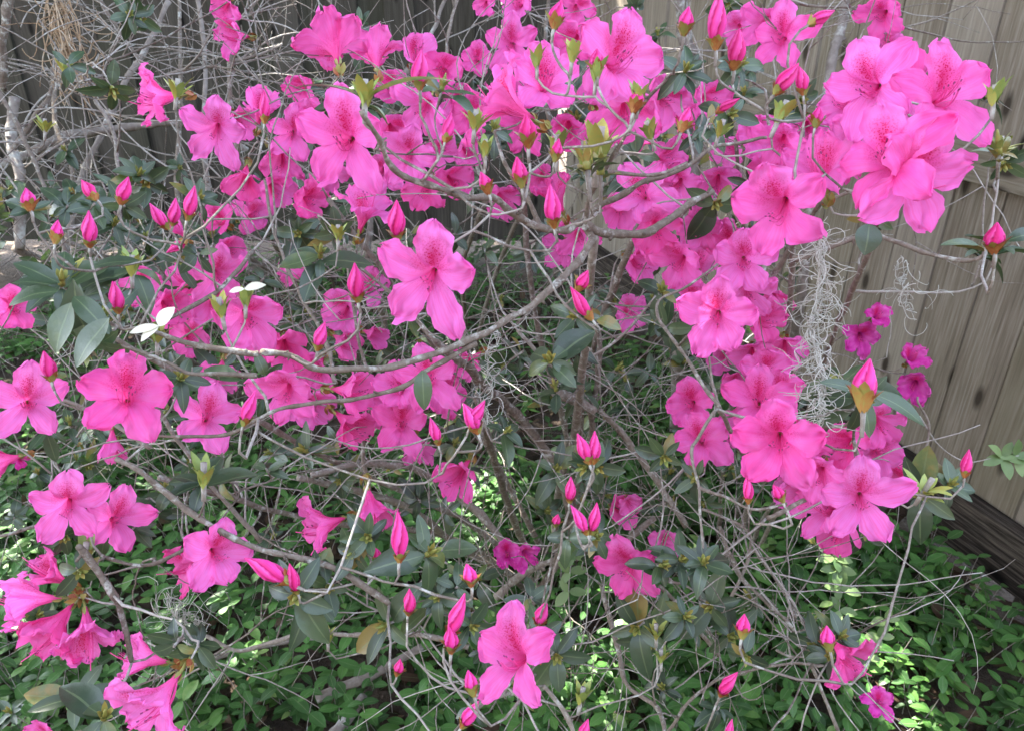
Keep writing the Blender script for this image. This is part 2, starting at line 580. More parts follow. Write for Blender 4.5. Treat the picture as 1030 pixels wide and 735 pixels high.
def corolla(flare, ruffle, wilt, seed, mats):
    rs = random.Random(seed)
    mb = MB()
    rows, half = 18, 7
    cols = 2 * half + 1
    for k in range(5):
        th = math.pi / 2 + (0, 1.22, 2.53, 3.75, 5.06)[k] + rs.uniform(-0.11, 0.11)
        fl = max(0.0, min(1.3, flare + rs.uniform(-0.24, 0.16)))
        if k == 0: fl *= 0.93
        Lk = rs.uniform(0.90, 1.10) * (1.03 if k == 0 else 1.0)
        wm = rs.uniform(0.90, 1.14) * (1.10 if k == 0 else 1.0)
        cup, tw, ph = rs.uniform(-0.09, 0.12), 0.13 + rs.uniform(-0.04, 0.05), rs.uniform(0, 9)
        bend, recurve = rs.uniform(-0.5, 0.5), rs.uniform(-0.1, 1.1)
        s0 = len(mb.v)
        ct, st = math.cos(th), math.sin(th)
        al, la, bl = [], [], []
        for i in range(rows + 1):
            q = i / rows
            t = 6.0 * (1 - (1 - q) ** 1.25)
            r = crom(R_SHUT, t) + (crom(R_OPEN, t) - crom(R_SHUT, t)) * fl
            z = crom(Z_SHUT, t) + (crom(Z_OPEN, t) - crom(Z_SHUT, t)) * fl
            if t > 2.5:
                r = 1.0 + (r - 1.0) * Lk if fl > 0.4 else r
            lob = max(0.0, (t - 3.0) / 3.0)
            z -= recurve * lob ** 2 * 0.9 * fl
            if t > 4.55:
                w = 1.50 * (max(0.0, 1 - ((t - 4.55) / 1.47) ** 2)) ** .62 * wm
            elif t > 4.0:
                w = (1.36 + 0.14 * math.sin((t - 4) / .55 * 1.5708)) * wm
            else:
                w = crom(W_KN + [1.48], t) * (1 + (wm - 1) * min(1, max(0, (t - 2) / 2)))
            w *= 0.55 + 0.45 * min(1.0, fl + 0.45) if t > 3 else 1.0
            w *= 1 - 0.30 * wilt * lob
            b = min(1.0, max(0.0, (t - 1.6) / 1.6)); b = b * b * (3 - 2 * b)
            for j in range(-half, half + 1):
                l = j / half
                lt = w * l
                rr = max(r, 0.2)
                an = lt / rr
                an = max(-0.72, min(0.72, an)) if b < 1 else an
                tx, ty = rr * math.cos(an), rr * math.sin(an)
                notch = 0.10 * (1 - min(1, abs(l) * 2.2)) * max(0, lob - 0.85) * 6
                lx = r - 0.05 * lt * lt - notch + bend * 0.12 * lob * lt
                ly = lt + bend * lob * lob * 0.8
                x, y = tx + (lx - tx) * b, ty + (ly - ty) * b
                e = max(abs(l) ** 2.0, max(0, lob - 0.35)) * lob ** 0.6 if lob > 0 else 0
                zz = z + b * (cup * lt * lt + tw * lt)
                zz += ruffle * e * (0.24 * math.sin(4.6 * l + ph + 2.6 * t) + 0.20 * math.sin(8.5 * l * (1 if k % 2 else -1) + 4.6 * t + ph * 1.7))
                zz += ruffle * lob * 0.30 * noise.noise(Vector((l * 1.4 + ph, t * 0.9, seed * 1.7 + k)))
                ly_j = ruffle * e * 0.10 * math.sin(6.0 * t + ph + 3 * l)
                y += ly_j
                x += ruffle * e * (0.10 * math.sin(7.0 * l + ph) + 0.06 * math.sin(13.0 * l + 2 * ph))
                zz -= b * 0.26 * math.exp(-(l * 5.0) ** 2) * (0.3 + 0.7 * (1 - lob))          # midrib channel
                if wilt:
                    nz = noise.noise(Vector((x * 0.9 + seed, y * 0.9 + k, t)))
                    zz += wilt * lob * 0.9 * nz
                    y += wilt * lob * 0.6 * noise.noise(Vector((x, seed, t * 1.3)))
                gx, gy = ct * x - st * y, st * x + ct * y
                if wilt: gy -= wilt * 0.75 * lob
                mb.v.append(Vector((gx, gy, zz)) * 0.01)
                al.append(t / 6.0); la.append(l + k * 3.1)
                if k == 0:
                    v = math.exp(-(l / 0.52) ** 2) * max(0.0, min(1, (t - 1.4) / 1.0)) * max(0.0, min(1.0, (5.15 - t) / 1.6))
                elif k in (1, 4):
                    v = 0.40 * math.exp(-(((l + 0.45) if k == 1 else (l - 0.45)) / 0.5) ** 2) * max(0, min(1, (t - 1.4))) * max(0.0, min(1.0, (4.2 - t) / 1.3))
                else:
                    v = 0.16 * max(0, min(1, (t - 1.2))) * max(0.0, min(1.0, (3.4 - t) / 1.3))
                bl.append(v)
        for i in range(rows):
            for j in range(cols - 1):
                a = s0 + i * cols + j
                mb.f.append((a, a + 1, a + cols + 1, a + cols)); mb.m.append(0)
        mb.att('along', al, s0); mb.att('lat', la, s0); mb.att('blotch', bl, s0)
    return mb.mesh('flower', mats)


def stamens_mesh(seed, spread=1.0, length=1.0):
    rs = random.Random(seed)
    mb = MB()
    for k in range(9):
        pist = k == 0
        a = rs.uniform(0, 6.28)
        ln = (5.6 if pist else rs.uniform(3.7, 4.9)) * length
        dx, dy = 0.16 * math.cos(a), 0.16 * math.sin(a)
        ex, ey = dx * 3.4 * spread + rs.uniform(-.25, .25), dy * 2.6 * spread - 0.75
        pts = []
        for i in range(8):
            q = i / 7
            pts.append(Vector((dx + (ex - dx) * q ** 1.3, dy + (ey - dy) * math.sin(q * 2.2) / 0.95 + 0.55 * q ** 3, 0.4 + (ln - 0.4) * q)) * 0.01)
        tube(mb, pts, 0.00042, 0.00034 if not pist else 0.0005, 4, 0)
        e = pts[-1]
        d = (pts[-1] - pts[-2]).normalized()
        tube(mb, [e - d * .0004, e + d * .0004, e + d * 0.0012, e + d * 0.0016], 0.00055, 0.0005, 5, 1 if not pist else 0)
    return mb.mesh('stamens', [M_STAMEN, M_ANTHER])


def calyx_mesh(seed, bracts=True):
    rs = random.Random(seed)
    mb = MB()
    b = rs.uniform(-.4, .4)
    path = [Vector((0, 0, 0.002)), Vector((0.0004 * b, 0, -0.004)), Vector((0.002 * b, 0.001, -0.009)), Vector((0.005 * b, 0.0015, -0.015))]
    tube(mb, spline(path, 3), 0.0016, 0.0012, 6, 0, 0.3)
    for k in range(5):
        a = k * 1.2566 + rs.uniform(-.2, .2)
        d = Vector((math.cos(a) * .55, math.sin(a) * .55, rs.uniform(.5, 1.0)))
        add_leaf(mb, Vector((math.cos(a) * .0014, math.sin(a) * .0014, -0.001)), d, Vector((math.cos(a), math.sin(a), -.4)), rs.uniform(.006, .011), .0035, 0.3, .3, rs.uniform(.2, .8), 0, 4)
    if bracts:
        for k in range(6):
            a = k * 1.05 + rs.uniform(-.3, .3)
            z = -0.015 + rs.uniform(-.001, .003)
            d = Vector((math.cos(a) * .6, math.sin(a) * .6, rs.uniform(.5, 1.1)))
            add_leaf(mb, Vector((math.cos(a) * .0015, math.sin(a) * .0015, z)), d, Vector((math.cos(a), math.sin(a), -.3)), rs.uniform(.007, .013), .006, 0.1, .3, rs.uniform(0, 1), 1, 4)
    return mb.mesh('calyx', [M_CALYX, M_BRACT])


def bud_mesh(seed, L, R, twist, mats):
    rs = random.Random(seed)
    mb = MB()
    rows, seg = 16, 35
    prof = [0.18, 0.62, 0.92, 1.0, 0.90, 0.66, 0.36, 0.07]
    al, la = [], []
    bx, by = rs.uniform(-.12, .12), rs.uniform(-.12, .12)
    for i in range(rows + 1):
        q = i / rows
        r = R * max(0.04, crom(prof, q * 7))
        for k in range(seg):
            a = 2 * math.pi * k / seg
            w = (5 * (a - twist * q) / (2 * math.pi)) % 1.0
            rr = r * (0.76 + 0.34 * w ** 0.8) * (1 + 0.03 * math.sin(3 * a + seed))
            mb.v.append(Vector((rr * math.cos(a) + bx * L * q * q, rr * math.sin(a) + by * L * q * q, L * q)))
            al.append(0.35 + 0.5 * q); la.append(w * 2 - 1)
    for i in range(rows):
        for k in range(seg):
            a, b = i * seg + k, i * seg + (k + 1) % seg
            mb.f.append((a, b, b + seg, a + seg)); mb.m.append(0)
    mb.f.append(tuple(rows * seg + k for k in range(seg))); mb.m.append(0)
    mb.att('along', al, 0); mb.att('lat', la, 0)
    return mb.mesh('flower_bud', mats)


def bracts_mesh(seed, R, big=False):
    rs = random.Random(seed)
    mb = MB()
    tube(mb, [Vector((0, 0, .001)), Vector((0, .0005, -.006)), Vector((.001, 0, -.013))], .0017, .0012, 6, 1, .5)
    for ring, n in ((0, 5), (1, 5)):
        for k in range(n):
            a = k * 2 * math.pi / n + ring * .6 + rs.uniform(-.2, .2)
            d = Vector((math.cos(a) * .50, math.sin(a) * .50, 1.0))
            add_leaf(mb, Vector((math.cos(a) * R * .26, math.sin(a) * R * .26, -.003 + ring * .001)), d, Vector((math.cos(a), math.sin(a), -.1)),
                     R * rs.uniform(0.9, 1.6) * (1.25 if big else 1), R * rs.uniform(.75, 1.0), -0.22, -.3, rs.uniform(0, 1), 0, 5)
    return mb.mesh('bracts', [M_BRACT, M_TWIG])


PM = [M_PETAL]
COR = {
    'o': [corolla(1.0, 1.5, 0.0, 10 + i, PM) for i in range(9)],
    'u': [corolla(0.76, 1.4, 0.14, 30 + i, PM) for i in range(6)],
    's': [corolla(0.50, 1.0, 0.10, 50 + i, PM) for i in range(5)],
    'w': [corolla(0.62, 1.5, 0.75, 70 + i, [M_PETAL]) for i in range(5)],
    'c': [corolla(0.16, 0.7, 0.15, 90 + i, PM) for i in range(4)],
    'f': [corolla(0.72, 1.5, 0.5, 110 + i, [M_FADED_SHADED]) for i in range(4)],
}
STA = [stamens_mesh(i, 1.0, 1.0) for i in range(6)]
STA_S = [stamens_mesh(20 + i, 0.6, 1.1) for i in range(3)]
CAL = [calyx_mesh(i) for i in range(5)]
BUD = [bud_mesh(i, 0.030 + 0.002 * (i % 3), 0.0070, 1.1 + .3 * (i % 3), [M_BUDP]) for i in range(5)]
SBUD = [bud_mesh(20 + i, 0.019, 0.0062, 1.0, [M_BUDP]) for i in range(3)]
BRA = [bracts_mesh(i, 0.0072) for i in range(4)]
BRAB = [bracts_mesh(10 + i, 0.0072, True) for i in range(4)]


# ------------------------------------------------------------------ leaf clusters
def rosette(seed, n, L, elev, tint0, bud=True, mats=None, long=False):
    st = random.getstate()
    random.seed(seed)
    mb = MB()
    a0 = rnd(0, 6)
    for k in range(n):
        a = a0 + k * 2.4 + rnd(-.5, .5)
        el = elev + rnd(-.6, .5) - 0.3 * (1 - k / n)
        d = Vector((math.cos(a) * math.cos(el), math.sin(a) * math.cos(el), math.sin(el)))
        l = L * rnd(.62, 1.12) * (0.75 + 0.25 * (1 - k / n))
        base = Vector((math.cos(a) * .0018, math.sin(a) * .0018, -0.010 + 0.009 * k / n))
        add_leaf(mb, base, d, Vector((0, 0, 1)), l, l * rnd(.36, .52), rnd(-.1, .7), rnd(.05, .6), min(1, max(0, tint0 + rnd(-.35, .30) + (0.35 if random.random() < 0.06 else 0))), 0, 7, .03)
    if bud:
        tube(mb, [Vector((0, 0, -.004)), Vector((0, 0, .001)), Vector((0, 0, .006)), Vector((.0005, 0, .012)), Vector((.0006, 0, .015))], .0032, .0006, 7, 1, rnd(.8, 1.1))
        for k in range(5):
            a = k * 1.257
            add_leaf(mb, Vector((math.cos(a) * .002, math.sin(a) * .002, 0)), Vector((math.cos(a) * .35, math.sin(a) * .35, 1)), Vector((math.cos(a), math.sin(a), 0)), rnd(.009, .014), .005, -.15, -.2, rnd(.7, 1.2), 1, 4)
    tube(mb, [Vector((0, 0, 0)), Vector((0, 0, -.012)), Vector((.0008, 0, -.025))], .0016, .0014, 5, 2, .5)
    random.setstate(st)
    return mb.mesh('leaf_cluster', mats or [M_LEAF, M_BRACT, M_TWIG])


ROS = [rosette(200 + i, random.choice([5, 6, 7, 8]), 0.040, 0.30, 0.42, i % 3 != 0) for i in range(12)]
ROSB = [rosette(230 + i, random.choice([5, 6]), 0.050, 0.15, 0.48, True) for i in range(5)]
ROSN = [rosette(250 + i, 5, 0.022, 0.95, 0.95, True) for i in range(3)]          # young upright tufts

# ------------------------------------------------------------------ the azalea shrubs
ROOT_A = ground_at(560, 585)
ROOT_B = ground_at(735, 560)
ROOT_C = Vector((-0.75, 2.45, 0))
SHRUB = {
    'A': empty('azalea_shrub', ROOT_A, 'large pink azalea in full bloom, its arching grey branches spreading across the middle and left', 'shrub'),
    'B': empty('azalea_shrub', ROOT_B, 'pink azalea hung with grey moss, densely flowering beside the pale plank fence', 'shrub'),
    'C': empty('azalea_shrub', ROOT_C, 'leggy, mostly bare grey azalea behind the others, in front of the dark fence', 'shrub'),
}
NET = {'A': [], 'B': [], 'C': []}               # sampled points (position, radius) each shrub's twigs can grow from
TW = {'A': MB(), 'B': MB(), 'C': MB()}


def place(shrub, pos):
    return pos - SHRUB[shrub].location


def branch(shrub, pts, d0, d1, r0, r1, mat=None, reg=True, sides=8, root=False):
    """pts in photo pixels, depth running from d0 to d1 metres, radius in metres"""
    n = len(pts)
    P = [at(x, y, d0 + (d1 - d0) * i / (n - 1)) for i, (x, y) in enumerate(pts)]
    P = [p + rvec() * 0.003 for p in P]
    branch3(shrub, P, r0, r1, mat, reg, sides)


def branch3(shrub, P, r0, r1, mat=None, reg=True, sides=8):
    path = spline(P, 8)
    o_ = rvec() * 20
    amp = min(.0034, .5 * r0 + .0012)
    path = [p + Vector((noise.noise(p * 26 + o_), noise.noise(p * 26 + o_ * 2), noise.noise(p * 26 - o_))) * amp * (1 if 0 < i < len(path) - 1 else 0) for i, p in enumerate(path)]
    mb = MB()
    base = SHRUB[shrub].location
    tube(mb, [p - base for p in path], r0, r1, sides, 0, rnd(.2, .8), 0.30)
    for i in range(3, len(path) - 2):                       # leaf scars and snapped side twigs
        if random.random() < .16:
            v = (path[i + 1] - path[i - 1]).normalized()
            d = (rvec() + v * .6); d = (d - v * d.dot(v) * .5).normalized()
            rr = (r0 + (r1 - r0) * i / (len(path) - 1))
            q = path[i] - base
            tube(mb, [q + d * rr * .3, q + d * (rr * 1.1), q + d * (rr * 1.2 + rnd(.001, .007))], rr * rnd(.45, .7), rr * rnd(.2, .4), 6, 0, rnd(0, .5), .2)
    link('branch', mb.mesh('branch', [mat or M_BARK]), SHRUB[shrub])
    if reg:
        for i, p in enumerate(path):
            NET[shrub].append((p, r0 + (r1 - r0) * i / (len(path) - 1)))


# trunks rising from the root of each shrub to the limbs
def trunk_to(shrub, start_off, px, py, depth, r0, r1, sag=0.1):
    a = SHRUB[shrub].location + Vector((start_off[0], start_off[1], -0.02))
    b = at(px, py, depth)
    m1 = a.lerp(b, .33) + Vector((0, 0, sag)) + rvec() * .04
    m2 = a.lerp(b, .68) + Vector((0, 0, sag * .8)) + rvec() * .04
    branch3(shrub, [a, m1, m2, b], r0, r1)


trunk_to('A', (0.02, 0.0), 598, 240, 0.86, .0085, .0055, .05)
trunk_to('A', (-0.03, 0.03), 480, 400, 1.05, .0095, .006, .02)
trunk_to('A', (0.0, 0.06), 330, 200, 1.25, .009, .004, .06)
trunk_to('A', (-0.05, 0.0), 300, 480, 1.25, .009, .005, .05)
trunk_to('A', (0.05, 0.06), 520, 110, 1.15, .008, .004, .05)
trunk_to('A', (0.04, 0.02), 640, 230, 1.1, .008, .005, .03)
trunk_to('A', (-0.06, -0.03), 160, 480, 1.05, .007, .004, .04)
trunk_to('A', (-0.02, -0.04), 100, 330, 0.95, .007, .003, .08)
trunk_to('B', (0.05, 0.15), 722, 410, 0.90, .007, .0030, .06)
trunk_to('B', (0.03, 0.03), 800, 210, 1.02, .008, .004, .05)
trunk_to('B', (0.05, -0.02), 880, 240, 0.88, .0065, .0035, .08)
trunk_to('B', (-0.02, 0.05), 740, 140, 1.15, .007, .003, .05)
trunk_to('B', (0.05, 0.02), 850, 470, 1.0, .006, .0035, .04)
trunk_to('B', (0.03, -0.04), 800, 620, 1.25, .005, .003, .05)

# limbs traced in the photograph
br = branch
br('A', [(598, 240), (580, 264), (555, 290), (520, 315), (480, 338), (440, 356), (400, 369), (360, 374), (320, 371), (290, 362), (260, 352)], .86, .66, .0044, .0026)
br('A', [(260, 352), (225, 350), (190, 345), (150, 330)], .66, .64, .0033, .0018)
br('A', [(482, 344), (440, 369), (400, 389), (355, 399), (320, 405), (290, 413), (260, 421), (225, 436), (190, 441), (152, 438)], .78, .72, .0028, .0015)
br('A', [(262, 378), (225, 377), (190, 374), (165, 365), (140, 352), (122, 344)], .66, .62, .0022, .0014)
br('A', [(585, 222), (565, 229), (535, 228), (515, 213), (500, 199), (473, 197), (447, 193), (417, 182), (393, 163), (378, 140), (367, 114)], .80, .58, .0042, .0022)
br('A', [(598, 240), (588, 224), (602, 209), (630, 192), (650, 180), (690, 168), (718, 151), (770, 138)], .86, .88, .0045, .002)
br('A', [(586, 223), (610, 233), (640, 235), (665, 224), (690, 210), (718, 194)], .86, .95, .0055, .004)
br('A', [(590, 222), (594, 200), (605, 172), (622, 145), (642, 110), (668, 80)], .82, .70, .003, .0016)
br('A', [(605, 172), (658, 173), (690, 166)], .82, .84, .0024, .0018)
br('A', [(545, 227), (530, 200), (510, 165), (497, 130)], .80, .78, .0026, .0014)
br('A', [(115, 462), (140, 475), (158, 490), (187, 510), (217, 530), (260, 550), (327, 568), (367, 587), (393, 605)], .84, .88, .0026, .0040)
br('A', [(80, 548), (93, 567), (113, 597), (123, 617), (133, 663)], .85, .9, .0045, .0035)
br('A', [(100, 560), (143, 570), (180, 557), (213, 533)], .95, .95, .002, .0026)
br('A', [(205, 640), (240, 655), (300, 640), (360, 636), (420, 638), (470, 650)], 1.3, 1.35, .003, .0048)
br('A', [(313, 478), (360, 468), (400, 470), (430, 478), (475, 510), (520, 560)], 1.25, 1.45, .005, .0075)
br('A', [(440, 345), (470, 372), (490, 388), (520, 415), (560, 470), (575, 520)], 1.05, 1.4, .0055, .0085)
br('A', [(532, 612), (552, 580), (565, 550), (575, 500), (592, 445), (598, 412), (603, 372), (600, 320)], 1.55, 1.2, .0085, .004)
br('A', [(602, 410), (630, 440), (658, 478), (690, 530)], 1.25, 1.35, .0045, .006)
br('A', [(563, 394), (580, 404), (597, 412)], 1.2, 1.23, .0095, .0085)
br('A', [(500, 600), (530, 575), (570, 560), (610, 555), (660, 520)], 1.5, 1.45, .008, .006)
br('A', [(520, 330), (560, 370), (620, 340), (660, 300)], 1.15, 1.2, .003, .002)
br('A', [(605, 590), (618, 640), (632, 692), (662, 712), (668, 740)], 1.25, 1.05, .004, .003)
br('A', [(665, 590), (685, 613), (705, 636), (722, 657)], 1.15, 1.2, .003, .0036)
br('A', [(260, 545), (200, 470), (150, 400), (110, 360)], 1.1, .95, .0035, .002)
br('A', [(255, 250), (220, 290), (170, 320), (120, 330), (70, 300)], 1.0, .8, .003, .002)
br('A', [(340, 385), (325, 340), (300, 290), (275, 240), (265, 180)], .95, 1.15, .003, .002)
br('A', [(440, 345), (400, 300), (350, 260), (320, 215)], 1.0, 1.05, .003, .0018)
br('A', [(370, 500), (365, 440), (372, 400), (360, 330), (345, 240)], 1.2, 1.1, .0035, .002)
br('A', [(0, 392), (45, 395), (100, 420), (150, 450)], .95, 1.0, .002, .003)
br('A', [(0, 540), (40, 530), (90, 535), (150, 500)], 1.05, 1.1, .002, .003)
br('A', [(480, 712), (520, 690), (545, 670), (560, 640)], .85, 1.1, .002, .003)
br('A', [(545, 690), (570, 720), (580, 745)], .95, .95, .003, .003)
br('A', [(460, 735), (490, 700), (515, 660), (530, 620)], 1.2, 1.4, .003, .004)

br('B', [(733, 255), (695, 284), (664, 303), (662, 316), (672, 335), (692, 365), (712, 392), (722, 410)], .90, .88, .0013, .0024, M_TWIG)
br('B', [(722, 410), (745, 418), (775, 426), (800, 440)], .88, .86, .0021, .0013, M_TWIG)
br('B', [(722, 410), (703, 440), (697, 452), (700, 490), (703, 520), (707, 557)], .88, .88, .0023, .0013, M_TWIG, False)
br('B', [(700, 490), (725, 497), (760, 510), (790, 505)], .94, .92, .0024, .0016)
br('B', [(800, 260), (830, 250), (860, 242), (878, 236), (900, 245), (937, 258), (970, 263), (990, 257)], .88, .78, .0034, .002)
br('B', [(878, 236), (884, 215), (886, 205)], .86, .72, .0018, .0016)
br('B', [(722, 530), (745, 577), (775, 607), (800, 640), (842, 735)], 1.2, 1.15, .0032, .0028)
br('B', [(670, 735), (700, 700), (735, 680), (790, 668), (830, 668)], 1.15, 1.15, .0024, .002)
br('B', [(780, 655), (800, 660), (845, 662)], 1.2, 1.15, .002, .0016)
br('B', [(735, 600), (755, 560), (750, 530), (705, 510)], 1.2, 1.15, .0028, .002)
br('B', [(770, 520), (820, 500), (870, 490), (915, 485), (940, 480)], .95, .95, .003, .0016)
br('B', [(760, 300), (800, 240), (830, 205)], 1.0, .85, .0036, .0022)
br('B', [(830, 205), (860, 150), (880, 120)], .85, .82, .0026, .0018)
br('B', [(830, 205), (880, 180), (930, 140), (945, 110)], .85, .78, .0026, .0016)
br('B', [(740, 330), (770, 260), (780, 170), (770, 90)], 1.05, 1.05, .0035, .0018)
br('B', [(860, 470), (862, 435), (868, 400)], .95, .78, .002, .0018)
br('B', [(830, 430), (850, 425), (866, 410)], .9, .78, .002, .0016)
br('B', [(905, 490), (925, 470), (935, 430), (925, 400)], 1.1, 1.1, .0026, .0016)
br('B', [(690, 590), (650, 580), (620, 570)], 1.1, 1.1, .002, .0015)

br('C', [(-20, 172), (27, 155), (67, 138), (110, 130), (160, 124), (200, 128), (250, 150)], 1.75, 1.9, .011, .008, M_TRUNK)
br('C', [(-5, 85), (20, 130), (43, 180), (57, 222), (70, 260)], 1.25, 1.35, .0034, .003, M_TWIG)
br('C', [(97, 100), (113, 133), (120, 180), (122, 230)], 1.3, 1.35, .0034, .003, M_TWIG)
br('C', [(90, -15), (117, 27), (140, 60), (165, 90)], 1.6, 1.7, .0045, .003)
br('C', [(10, -20), (4, 40), (2, 90)], 1.4, 1.5, .009, .007)
br('C', [(170, 0), (147, 47), (123, 90), (100, 140), (80, 185), (65, 260)], 1.9, 1.9, .007, .009, M_TRUNK)
br('C', [(230, 24), (231, 67), (234, 110), (240, 160)], 1.45, 1.5, .005, .0055)
br('C', [(230, 24), (215, -10)], 1.45, 1.45, .004, .003)
br('C', [(230, 25), (250, 10), (265, -10)], 1.45, 1.45, .003, .002)
br('C', [(232, 62), (260, 55), (285, 45)], 1.47, 1.5, .0035, .002)
br('C', [(168, 78), (195, 70), (220, 65)], 1.5, 1.5, .003, .003)
br('C', [(185, 240), (178, 180), (182, 110), (180, -10)], 1.8, 1.8, .006, .004)
br('C', [(215, 240), (205, 150), (205, 60), (198, -10)], 2.0, 2.0, .008, .005, M_TRUNK)
br('C', [(60, 240), (75, 180), (55, 120), (60, 60), (68, 0)], 1.7, 1.8, .006, .004)
br('C', [(20, 250), (18, 180), (10, 140), (14, 100)], 1.7, 1.7, .012, .01, M_TRUNK)
br('C', [(15, 150), (35, 120), (50, 95), (52, 70)], 1.5, 1.5, .005, .003)
br('C', [(370, 260), (380, 160), (400, 90), (435, 30), (452, -15)], 1.9, 1.9, .008, .004, M_TRUNK)
br('C', [(490, 200), (465, 120), (450, 60), (462, -10)], 1.7, 1.7, .005, .003)
br('C', [(560, 150), (545, 90), (548, 40), (555, -10)], 1.7, 1.7, .005, .004)
br('C', [(690, 260), (700, 83), (690, 38), (683, -15)], 1.75, 1.75, .019, .016, M_TRUNK)
br('C', [(810, 260), (834, 76), (846, 30), (853, -15)], 1.6, 1.6, .011, .010, M_TRUNK)
br('C', [(740, 130), (745, 75), (760, 30), (780, -10)], 1.5, 1.5, .004, .003)
br('C', [(840, 60), (870, 40), (905, 25)], 1.6, 1.5, .003, .002)
br('C', [(790, 2), (850, 6), (890, 4), (905, -6)], 1.2, 1.2, .002, .0016)
for (sx, sy, px_, py_, dp, r0) in ((0, 0, 80, 190, 1.9, .012), (.2, .1, 240, 160, 1.5, .009), (.1, -.1, 185, 240, 1.8, .008), (.3, 0, 370, 260, 1.9, .011), (-.15, -.05, 15, 250, 1.7, .013),
                              (.5, .1, 490, 200, 1.7, .008), (.2, .2, 215, 240, 2.0, .010), (.15, .0, 60, 240, 1.7, .008), (.6, .1, 560, 150, 1.7, .008)):
    trunk_to('C', (sx, sy), px_, py_, dp, r0, r0 * .75, .03)
branch3('C', [Vector((.55, 2.2, -.02)), at(690, 260, 1.75)], .022, .019, M_TRUNK)
branch3('C', [Vector((.80, 1.9, -.02)), at(810, 260, 1.6)], .014, .011, M_TRUNK)

